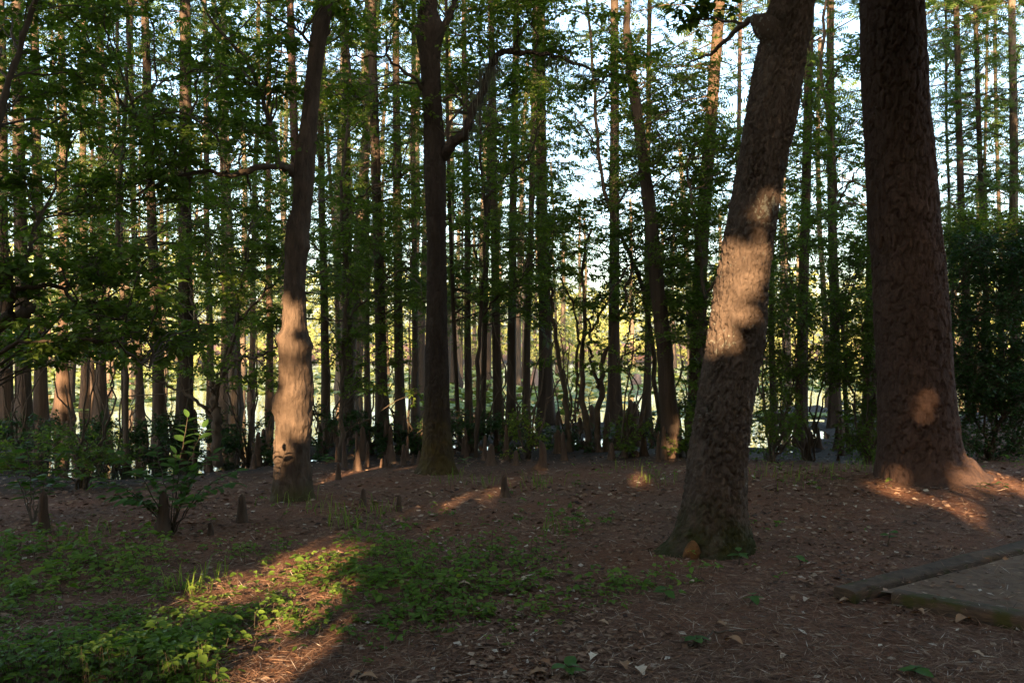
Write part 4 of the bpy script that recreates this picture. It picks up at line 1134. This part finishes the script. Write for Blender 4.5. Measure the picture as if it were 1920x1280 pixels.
# ------------------------------------------------------------------ leaf litter
N = 72000
py = CY + 640 * U(.33, 1.03, N) ; px = U(-40, 1960, N)
Pl = hitv(px, py)
Pl = Pl[(Pl[:, 2] > WATER + .02) & (Pl[:, 1] < 17)]
pad_m = on_pad(Pl[:, 0], Pl[:, 1])
Pl = Pl[~pad_m | (rng.random(len(Pl)) < .4)]
pad_m = on_pad(Pl[:, 0], Pl[:, 1])
Pl[pad_m, 2] = gz0 + .066
n = len(Pl)
az = U(0, 6.28, n)
d = np.stack([np.cos(az), np.sin(az), rng.normal(0, .16, n)], -1)
up = np.array([0, 0, 1.0]) + rng.normal(0, .32, (n, 3))
needle = rng.random(n) < np.where(Pl[:, 1] > 7, .3, .5) + .45 * smooth(-.25, .25, fbm(Pl[:, 0] * .9, Pl[:, 1] * .9, 0, 2, 92))
L = np.where(needle, U(.05, .14, n), U(.015, .06, n)); wd_ = np.where(needle, U(.0025, .005, n), L * U(.25, .7, n))
X, Y, Z = axes(d, up, L, wd_)
far_ = np.clip(Pl[:, 1] / 6.5, 1, 1.6)[:, None]
X, Y = X * far_, Y * far_ ** 1.3
Z = Z * (wd_ / L)[:, None]
mb = MB()
mb.inst(LEAF4, X, Y, Z, Pl + np.stack([0 * az, 0 * az, U(.002, .014, n)], -1), np.clip(np.where(rng.random(n) < .06, U(.85, 1, n), rng.normal(.46, .24, n)), 0, 1))
tag(mb.build('leaf_litter', M['litter'], smoothed=False), 'brown pine needles and dead leaf scraps covering the ground', 'leaf litter', kind='stuff')

for k, (px, py, v_, s_) in enumerate([(1376, 1208, .6, .11), (1113, 1236, 1, .08), (1020, 1250, .3, .09), (1806, 1168, .45, .12), (1484, 1126, .3, .08), (800, 928, .8, .12), (1512, 1128, .8, .07), (1330, 1040, .95, .09), (1200, 1262, .9, .1), (690, 1276, .5, .09),
                                       (668, 1270, .5, .08), (1009, 1268, .4, .09), (980, 930, .8, .08), (985, 1090, .8, .08), (1490, 920, .95, .06), (1603, 952, .95, .06), (1470, 1235, .9, .06), (1832, 1232, .8, .07), (1552, 1000, .3, .09), (1725, 1150, .7, .07),
                                       (1170, 1252, .5, .09), (1350, 1175, .6, .07), (1585, 1130, .7, .07), (870, 1100, .7, .09), (1130, 1172, .6, .07)]):
    b = hit(px, py)
    mb = MB()
    m_ = 7
    tt = np.linspace(0, 1, m_)
    ww = s_ * .28 * np.sin(np.pi * np.clip(tt * .92 + .06, 0, 1)) * (1 + .25 * np.sin(tt * 19 + k))
    curl = .25 * s_ * np.sin(tt * 3.1)
    a0 = U(0, 6.28)
    dd = np.array([math.cos(a0), math.sin(a0), 0]); ss = np.array([-dd[1], dd[0], 0])
    rowsv = [b + [0, 0, .012] + dd * (t_ - .5) * s_ + ss * w_ * q + np.array([0, 0, c_ * .6 + abs(q) * w_ * .5]) for t_, w_, c_ in zip(tt, ww, curl) for q in (-1, 0, 1)]
    i = np.arange(m_ - 1)[:, None] * 3 + np.arange(2)[None]
    mb.add(np.array(rowsv), np.stack([i, i + 1, i + 4, i + 3], -1).reshape(-1, 4), np.clip(v_ + U(-.1, .1), 0, 1))
    o = mb.build('dead_leaf', M['dead_leaf'], origin=b)
    tag(o, 'pale curled dead leaf lying on the needles' if v_ > .65 else 'rusty brown curled dead leaf lying on the needles', 'dead leaf', 'pale fallen leaves' if v_ > .65 else 'rusty fallen leaves')
mb = MB()
limb(mb, [hit(1292, 1216) + [0, 0, .012], hit(1320, 1206) + [0, 0, .03], hit(1345, 1194) + [0, 0, .03], hit(1385, 1186) + [0, 0, .012]], .008, .004, 7, 18, .004)
limb(mb, [hit(1385, 1186) + [0, 0, .012], hit(1420, 1180) + [0, 0, .01], hit(1450, 1182) + [0, 0, .012]], .004, .002, 6, 10, .003)
tag(mb.build('fallen_twig', M['twig']), 'dark curved twig lying beside the leafy seedling on the litter', 'twig')

# ------------------------------------------------------------------ ground cover
def cover_density(px, py):
    n = fbm(px / 120., py / 45., 0, 3, 91)
    left = smooth(1130, 880, px) * smooth(985, 1060, py) * np.where(px > 420, smooth(1290, 1170, py - (px - 420) * -.10), 1)
    left = left * np.where((px > 430) & (py > 1170), .25, 1)
    w = left * (1.0 + 2.3 * n)
    w = np.maximum(w, .85 * np.exp(-(((px - 980) / 330) ** 2 + ((py - 965) / 42) ** 2)) * (.4 + 1.7 * n))
    w = np.maximum(w, .7 * np.exp(-(((px - 1165) / 130) ** 2 + ((py - 1105 + (px - 1165) * .12) / 26) ** 2)))
    w = np.maximum(w, .9 * np.exp(-(((px - 1500) / 130) ** 2 + ((py - 895) / 24) ** 2)) * (.6 + n))
    w = np.maximum(w, .5 * np.exp(-(((px - 690) / 160) ** 2 + ((py - 960) / 36) ** 2)) * (.5 + 1.3 * n))
    w = np.maximum(w, .45 * np.exp(-(((px - 250) / 300) ** 2 + ((py - 1000) / 45) ** 2)) * (.4 + 1.5 * n))
    w = np.maximum(w, .35 * np.exp(-(((px - 1200) / 120) ** 2 + ((py - 890) / 20) ** 2)))
    w = np.maximum(w, .8 * smooth(1830, 1900, px) * smooth(885, 865, py))
    return np.clip(w, 0, 1)
px = U(-60, 1960, 34000); py = U(862, 1300, 34000)
m = rng.random(34000) < cover_density(px, py) * .42
Pc = hitv(px[m], py[m])
Pc = Pc[(Pc[:, 2] > WATER + .05) & ~on_pad(Pc[:, 0], Pc[:, 1])]
n = len(Pc)
mb = MB(); wd = MB()
hgt = U(.02, 1, n) ** 1.6 * .19 * np.clip(.6 + fbm(Pc[:, 0] * .8, Pc[:, 1] * .8, 0, 2, 93), .4, 1.3)
topv = Pc + np.stack([rng.normal(0, .03, n), rng.normal(0, .03, n), hgt], -1)
rods(mb, Pc - [0, 0, .01], topv, .0018, .2, 1)
a0 = U(0, 6.28, n)
tone = np.clip(.45 + .5 * fbm(Pc[:, 0] * .7, Pc[:, 1] * .7, 3, 2, 94), .1, .9)
for k in range(3):
    a = a0 + (k - 1) * 1.25 + rng.normal(0, .15, n)
    d = np.stack([np.cos(a), np.sin(a), U(-.45, .15, n)], -1)
    up = np.array([0, 0, 1.0]) + rng.normal(0, .28, (n, 3))
    L = U(.02, .075, n) ** 1.0 * np.clip(.75 + .8 * fbm(Pc[:, 0] * 1.6, Pc[:, 1] * 1.6, 7, 2, 90), .5, 1.3) * (1.15 if k == 1 else 1)
    X, Y, Z = axes(d, up, L, L * U(.55, .75, n))
    mb.inst(LEAF6, X, Y, Z, topv + d * .012, np.clip(tone + rng.normal(0, .14, n), 0, 1))
sub = rng.random(n) < .6
for k in range(2):   # lower leaves
    a = U(0, 6.28, sub.sum()); d = np.stack([np.cos(a), np.sin(a), U(-.3, .2, sub.sum())], -1)
    L = U(.03, .06, sub.sum())
    X, Y, Z = axes(d, np.array([0, 0, 1.0]) + rng.normal(0, .3, (sub.sum(), 3)), L, L * .6)
    mb.inst(LEAF6, X, Y, Z, (Pc * .5 + topv * .5)[sub], np.clip(tone[sub] - .1 + rng.normal(0, .14, sub.sum()), 0, 1))
tag(mb.build('ground_cover', [M['leaf_cover'], M['twig']]), 'low three-leaved green plants spreading over the forest floor', 'ground cover', kind='stuff')

# grass tufts
mb = MB()
tufts = [(330, 1105, 30), (650, 985, 40), (1010, 910, 45), (905, 905, 30), (560, 945, 22), (700, 960, 30), (1190, 880, 22), (620, 960, 25), (1240, 905, 20), (850, 900, 25), (1050, 1000, 20), (1500, 905, 26), (1560, 885, 26), (1610, 880, 20), (1450, 890, 24), (400, 1080, 18), (180, 1010, 18)]
for px, py, n in tufts:
    B = hitv(px + rng.normal(0, 24, n), py + rng.normal(0, 6, n))
    a = U(0, 6.28, n); hh = U(.07, .2, n); w = U(.002, .004, n)
    sd_ = np.stack([-np.sin(a), np.cos(a), 0 * a], -1) * w[:, None]; fw = np.stack([np.cos(a), np.sin(a), 0 * a], -1)
    mid = B + fw * (hh * .25)[:, None] + np.stack([0 * a, 0 * a, hh * .7], -1); end = B + fw * (hh * .8)[:, None] + np.stack([0 * a, 0 * a, hh * .85], -1)
    v = np.stack([B - sd_, B + sd_, mid + sd_, mid - sd_, end], 1).reshape(-1, 3); o = (np.arange(n) * 5)[:, None, None]
    mb.add(v, (np.array([[0, 1, 2, 3]])[None] + o).reshape(-1, 4), np.repeat(U(.4, 1, n), 5))
    mb.t.append((np.array([[3, 2, 4]])[None] + o).reshape(-1, 3) + mb.n - len(v)); mb.tm.append(np.zeros(n, int))
tag(mb.build('grass', M['leaf_cover']), 'thin tufts of grass scattered over the litter', 'grass', kind='stuff')

# ------------------------------------------------------------------ plants with single large leaves
_lm = MB()
def _big_leaf():
    m_ = 8; t = np.linspace(0, 1, m_)
    w = .23 * np.sin(np.pi * t ** .85) ** .8; w[0] = .01; w[-1] = .004
    z = -.16 * t ** 2
    v = [];
    for t_, w_, z_ in zip(t, w, z): v += [[t_, -w_, z_ + w_ * .25], [t_, 0, z_], [t_, w_, z_ + w_ * .25]]
    i = np.arange(m_ - 1)[:, None] * 3 + np.arange(2)[None]
    return np.array(v), np.stack([i, i + 1, i + 4, i + 3], -1).reshape(-1, 4)
_v, _f = _big_leaf()
BIG = []
for vv in (.15, .4, .6, .85):
    m_ = MB(); m_.add(_v, _f, vv); BIG.append(m_.mesh('leaf', [M['leaf_shrub']]))
from mathutils import Matrix
def leaf_part(root, pos, d, up, L, wscale=1.0):
    d = norm(np.asarray(d, float)); z = norm(np.asarray(up, float) - d * np.dot(up, d)); y = np.cross(z, d)
    o = bpy.data.objects.new('leaf', BIG[rng.integers(0, 4)])
    COL.objects.link(o); o.parent = root
    q = pos - wloc(root)
    o.matrix_parent_inverse = Matrix()
    o.matrix_local = Matrix(((d[0] * L, y[0] * L * wscale, z[0] * L, q[0]), (d[1] * L, y[1] * L * wscale, z[1] * L, q[1]), (d[2] * L, y[2] * L * wscale, z[2] * L, q[2]), (0, 0, 0, 1)))
def leafy_plant(name, label, base, tips, D, per=9, L=.12, cat='plant', group=None, w=1.0, sag=.12):
    root = thing(name, label, cat, base, group)
    for (px, py, dD) in tips:
        e = W(px, py, D + dD)
        mid = base * .45 + e * .55 + [0, 0, sag]
        wd = MB(); Pp = limb(wd, [base, base * .75 + e * .25 + [0, 0, sag * .8], mid, e], .007, .002, 6, 16, .006)
        stem = wd.build('stem', M['twig'], root)
        for k in range(per):
            t = .38 + .62 * (k + 1) / per
            i_ = min(int(t * 15), 14)
            p = Pp[i_] + (Pp[min(i_ + 1, 15)] - Pp[i_]) * (t * 15 - i_)
            td = norm(Pp[min(i_ + 1, 15)] - Pp[max(i_ - 1, 0)])
            sd_ = norm(np.cross(td, [0, 0, 1.0])) * (1 if k % 2 else -1)
            dr = td * U(.4, .8) + sd_ * (1.0 if k < per - 1 else .1) + rng.normal(0, .12, 3) + [0, 0, -.15]
            leaf_part(stem, p, dr, np.array([0, 0, 1.0]) + rng.normal(0, .22, 3), L * U(.7, 1.15), w)
    return root
sb = hit(322, 1003)
leafy_plant('leafy_sapling', 'leafy sapling with arching sprays of oval leaves over a dark stump', sb, [(442, 882, .1), (382, 802, .3), (352, 782, .4), (150, 885, .1), (200, 930, -.1), (440, 905, -.1), (236, 938, -.2), (365, 930, -.3), (185, 905, 0), (215, 848, .3), (290, 838, .4), (330, 850, .1), (270, 885, -.1), (400, 850, .2), (360, 880, 0)], sb[1], 17, .125, w=1.15)
sb = hit(60, 985)
leafy_plant('leafy_sapling', 'dim leafy sapling growing beside the post-like stump', sb, [(8, 862, 0), (50, 830, .2), (120, 840, .3), (150, 868, .2), (70, 895, -.1), (30, 905, 0), (110, 905, .1)], sb[1] + .6, 11, .13, w=1.25)
for px, py, n_, lab in ((1303, 1212, 6, 'bright leafy seedling beside the dark curved twig'), (1402, 1134, 4, 'lone small seedling on litter near the timber corner'), (1245, 1128, 5, 'seedling at the end of the green strip near the oak'), (1662, 1024, 3, 'tiny seedling behind the mossy timber'),
                        (1500, 1062, 3, 'tiny seedling between the oak foot and the timbers'), (1385, 1058, 4, 'small seedling right at the oak foot'), (1710, 1270, 5, 'small seedling in front of the weathered timber'), (1835, 925, 6, 'sunlit seedling on the bright needles beside the pine'), (1880, 920, 5, 'sunlit seedling on the outer edge of the bright needles'),
                        (610, 880, 7, 'sunlit seedling beside the lit cypress knees'), (868, 880, 6, 'seedling at the root of the crooked-limb tree'), (1070, 1270, 6, 'low creeping seedling at the near end of the litter')):
    b = hit(px, py)
    root = thing('seedling', lab, 'seedling', b)
    wd = MB(); e = b + [U(-.03, .03), U(-.03, .03), U(.07, .13) * b[1] / 7]
    limb(wd, [b - [0, 0, .01], (b + e) / 2 + [.01, 0, 0], e], .004, .002, 5, 6, .002); stem = wd.build('stem', M['twig'], root)
    for k in range(n_):
        a = k * 2.4 + U(0, .6); p = b + (e - b) * (.45 + .55 * (k + 1) / n_)
        leaf_part(stem, p, [math.cos(a), math.sin(a), U(-.2, .35)], np.array([0, 0, 1.0]) + rng.normal(0, .15, 3), U(.06, .1) * max(1, b[1] / 8), 1.3)

# ------------------------------------------------------------------ the lake beyond: floating leaves, stumps, far woods
n = 15000
D = 24 + 46 * U(0, 1, n) ** 1.3
pxl = U(-200, 2100, n)
Xl = (pxl - CX) / FPX * D
m = fbm(Xl * .12, D * .25, 0, 3, 95) + .25 * smooth(26, 40, D) > .02
Xl, D = Xl[m], D[m]; n = len(D)
a = np.arange(7) / 7 * 2 * np.pi
disc = (np.vstack([np.stack([np.cos(a), np.sin(a), 0 * a], -1)]), [[[0, 1, 2, 3], [0, 3, 4, 6]], [[4, 5, 6]]])
rr = U(.07, .2, n)
ax_ = U(0, 6.28, n)
X = np.stack([np.cos(ax_), np.sin(ax_), rng.normal(0, .2, n)], -1) * rr[:, None]; Y = np.stack([-np.sin(ax_), np.cos(ax_), rng.normal(0, .2, n)], -1) * rr[:, None]
Z = np.tile([0, 0, 1.0], (n, 1))
mb = MB(); mb.inst(disc, X, Y, Z, np.stack([Xl, D, np.full(n, WATER + .03)], -1), np.clip(rng.normal(.5, .25, n), 0, 1))
tag(mb.build('floating_leaves', M['lily'], smoothed=False), 'yellow-green floating leaves covering the sunlit lake', 'water plants', kind='stuff')
for px, py, w, h_, lab in ((1001, 722, 18, 30, 'bleached stump in the lake beside the wide flared cypress'), (1192, 722, 22, 20, 'rounded reddish stump lying low in the bright lake')):
    D_ = FPX * (CAMZ - WATER) / (py - CY); b = W(px, py, D_)
    mb = MB(); t = np.linspace(0, 1, 9)
    P = b + np.stack([.08 * t, 0 * t, -.3 + (h_ / FPX * D_ + .3) * t], -1)
    sweep(mb, P, w / 2 / FPX * D_ * (1.1 - .6 * t ** 1.5), 14, mult=1 + .12 * rng.normal(0, 1, (9, 14)))
    tag(mb.build('lake_stump', M['stump'], origin=b), lab, 'stump')

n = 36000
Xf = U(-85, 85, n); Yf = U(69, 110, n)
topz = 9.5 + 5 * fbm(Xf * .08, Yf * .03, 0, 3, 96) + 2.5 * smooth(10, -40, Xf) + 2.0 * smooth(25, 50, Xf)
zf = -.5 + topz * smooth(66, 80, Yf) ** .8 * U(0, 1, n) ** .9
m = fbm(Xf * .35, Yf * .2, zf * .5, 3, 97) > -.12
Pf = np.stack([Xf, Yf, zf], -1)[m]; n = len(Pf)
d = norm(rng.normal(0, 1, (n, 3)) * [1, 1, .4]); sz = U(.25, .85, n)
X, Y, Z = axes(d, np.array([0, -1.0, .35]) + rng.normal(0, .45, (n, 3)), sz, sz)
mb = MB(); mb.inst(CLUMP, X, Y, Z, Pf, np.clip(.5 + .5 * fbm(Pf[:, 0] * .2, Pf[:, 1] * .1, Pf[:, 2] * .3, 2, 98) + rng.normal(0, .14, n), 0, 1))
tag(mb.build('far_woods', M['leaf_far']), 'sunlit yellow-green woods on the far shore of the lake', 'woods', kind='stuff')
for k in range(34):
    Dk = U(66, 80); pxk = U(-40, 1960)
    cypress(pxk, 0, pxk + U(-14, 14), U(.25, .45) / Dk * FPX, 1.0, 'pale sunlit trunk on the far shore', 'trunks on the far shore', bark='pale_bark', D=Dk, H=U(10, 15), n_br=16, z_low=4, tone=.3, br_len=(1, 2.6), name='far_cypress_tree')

# ------------------------------------------------------------------ the grove behind the photographer that shades the shore
def trunk_clear(x, y, r):
    """True when a trunk at x, y stands out of the main sun gaps"""
    for T, hr, keep, rv in KEYHOLES:
        q = T + S * (T[1] - y) / -S[1]
        if T[1] > y and abs(q[0] - x) < hr + r + .08: return False
    return True
rng = np.random.default_rng(5)
gxs = np.linspace(-29, 29, 15)
for k, gx_ in enumerate(gxs):
    for rowi in range(2):
        bx_, by_ = gx_ + U(-1.2, 1.2), (-7.5 if rowi == 0 else -14.0) + U(-1.2, 1.2)
        for _ in range(80):
            if trunk_clear(bx_, by_, .2): break
            bx_ = gx_ + U(-2.2, 2.2)
        bz_ = float(gz(bx_, by_))
        Ht = U(12.5, 15.5) + (1.2 if rowi else 0)
        if 1.5 < bx_ < 8.5: Ht -= 2.5
        root = thing('magnolia_tree', 'broad leafy magnolia in the shading grove across the clearing', 'tree', (bx_, by_, bz_), 'grove that shades the shore')
        mb = MB()
        zs = np.linspace(0, Ht * .85, 12)
        Pt = np.stack([bx_ + .12 * np.sin(zs * .6 + k), by_ + .1 * np.cos(zs * .5), bz_ - .1 + zs], -1)
        sweep(mb, Pt, .17 * (1.15 - zs / Ht) + .12 * np.exp(-zs / .3), 10); mb.build('trunk', M['cypress_bark'], root)
        n = 980
        q = norm(rng.normal(0, 1, (n, 3))) * (U(.05, 1, n) ** .42)[:, None] * [2.9, 2.6, Ht * .5] + [bx_, by_, bz_ + Ht * .52]
        lowq = np.stack([bx_ + U(-2.7, 2.7, 560), by_ + U(-2, 2, 560), bz_ + .4 + 8.6 * U(0, 1, 560) ** .8], -1)
        q = np.vstack([q, lowq])
        q = q[q[:, 2] > bz_ + .15]
        q = q[carve(q, .16)]
        kq = len(q)
        d = norm(q - [bx_, by_, bz_ + Ht * .4] + rng.normal(0, 1.2, (kq, 3)))
        sz = U(.6, .95, kq)
        X, Y, Z = axes(d, -S * -.6 + rng.normal(0, .6, (kq, 3)), sz, sz)
        leaf = MB(); leaf.inst(CLUMP, X, Y, Z, q, np.clip(rng.normal(.35, .2, kq), 0, 1))
        wd = MB(); j = rng.integers(0, kq, 60)
        zz = np.clip(q[j, 2] - .8, bz_ + .5, bz_ + Ht * .84)
        rods(wd, np.stack([np.interp(zz, Pt[:, 2], Pt[:, 0]), np.interp(zz, Pt[:, 2], Pt[:, 1]), zz], -1), q[j], .03); leaf.merge(wd).build('crown', [M['leaf_holly'], M['twig']], root)

# unseen leaf clumps added across the sun's path to shade the upper pine trunk
_br = np.random.default_rng(3)
for px, py in ((1650, 225), (1700, 170), (1680, 300), (1640, 120), (1720, 60)):
    T = W(px, py, 9.7)
    c = T + S * (T[1] + 7.5) / -S[1]
    mag = min((o for o in COL.objects if o.name.startswith('magnolia_tree')), key=lambda o: math.hypot(o.location.x - c[0], o.location.y - c[1]))
    m0 = np.array(mag.location)
    q = c + _br.normal(0, .32, (60, 3)); d = norm(_br.normal(0, 1, (60, 3)))
    X, Y, Z = axes(d, S + _br.normal(0, .5, (60, 3)), .7, .7)
    lf, wd = MB(), MB()
    lf.inst(CLUMP, X, Y, Z, q, np.clip(_br.normal(.35, .2, 60), 0, 1))
    a0 = np.array([m0[0], m0[1], c[2] - 1.0]); Pb = catmull([a0, (a0 + c) / 2 + [0, 0, .2], c], 8)
    sweep(wd, Pb, np.linspace(.05, .015, 8), 6)
    lf.merge(wd).build('bough', [M['leaf_holly'], M['twig']], mag)
for k, (bx_, by_, zc, rx_) in enumerate(((-4.6, 2.2, 8.6, 3.6), (-8.6, 6.6, 9.0, 3.6), (5.2, 1.6, 8.8, 3.6), (9.4, 6.2, 9.2, 3.6), (-3.4, -2.6, 8.6, 3.6), (13.0, 11.5, 10.0, 3.4), (-12.6, 11.5, 9.8, 3.4), (-13.5, 4.0, 9.0, 4.0), (14.0, 3.0, 9.0, 4.0))):
    bz_ = float(gz(bx_, by_))
    root = thing('canopy_oak_tree', 'tall spreading oak whose high crown roofs the clearing', 'tree', (bx_, by_, bz_), 'oaks roofing the clearing')
    mb = MB(); zs = np.linspace(0, zc, 14)
    Pt = np.stack([bx_ + .15 * np.sin(zs * .5 + k), by_ + .15 * np.cos(zs * .4 + k), bz_ - .1 + zs], -1)
    sweep(mb, Pt, .24 * (1.1 - .7 * zs / zc) + .15 * np.exp(-zs / .3), 12); mb.build('trunk', M['grey_bark'], root)
    leaf, wd = MB(), MB()
    cc = np.array([bx_ * .72, by_ + .6, zc])
    high_crown(leaf, wd, cc, (rx_ + .6, rx_, 1.7), 480 if by_ < 3 else 1000, .66)
    for j in range(7):
        a = j * .9 + k
        e = cc + [2.4 * math.cos(a), 2.4 * math.sin(a), .4]
        limb(wd, [Pt[9], (Pt[9] + e) / 2 + [0, 0, .3], e], .08, .02, 6, 8, .05)
    leaf.merge(wd).build('crown', [M['leaf_broad'], M['twig']], root)

bpy.context.view_layer.update()
print("triangles", sum(len(m.loops) - 2 * len(m.polygons) for m in bpy.data.meshes))
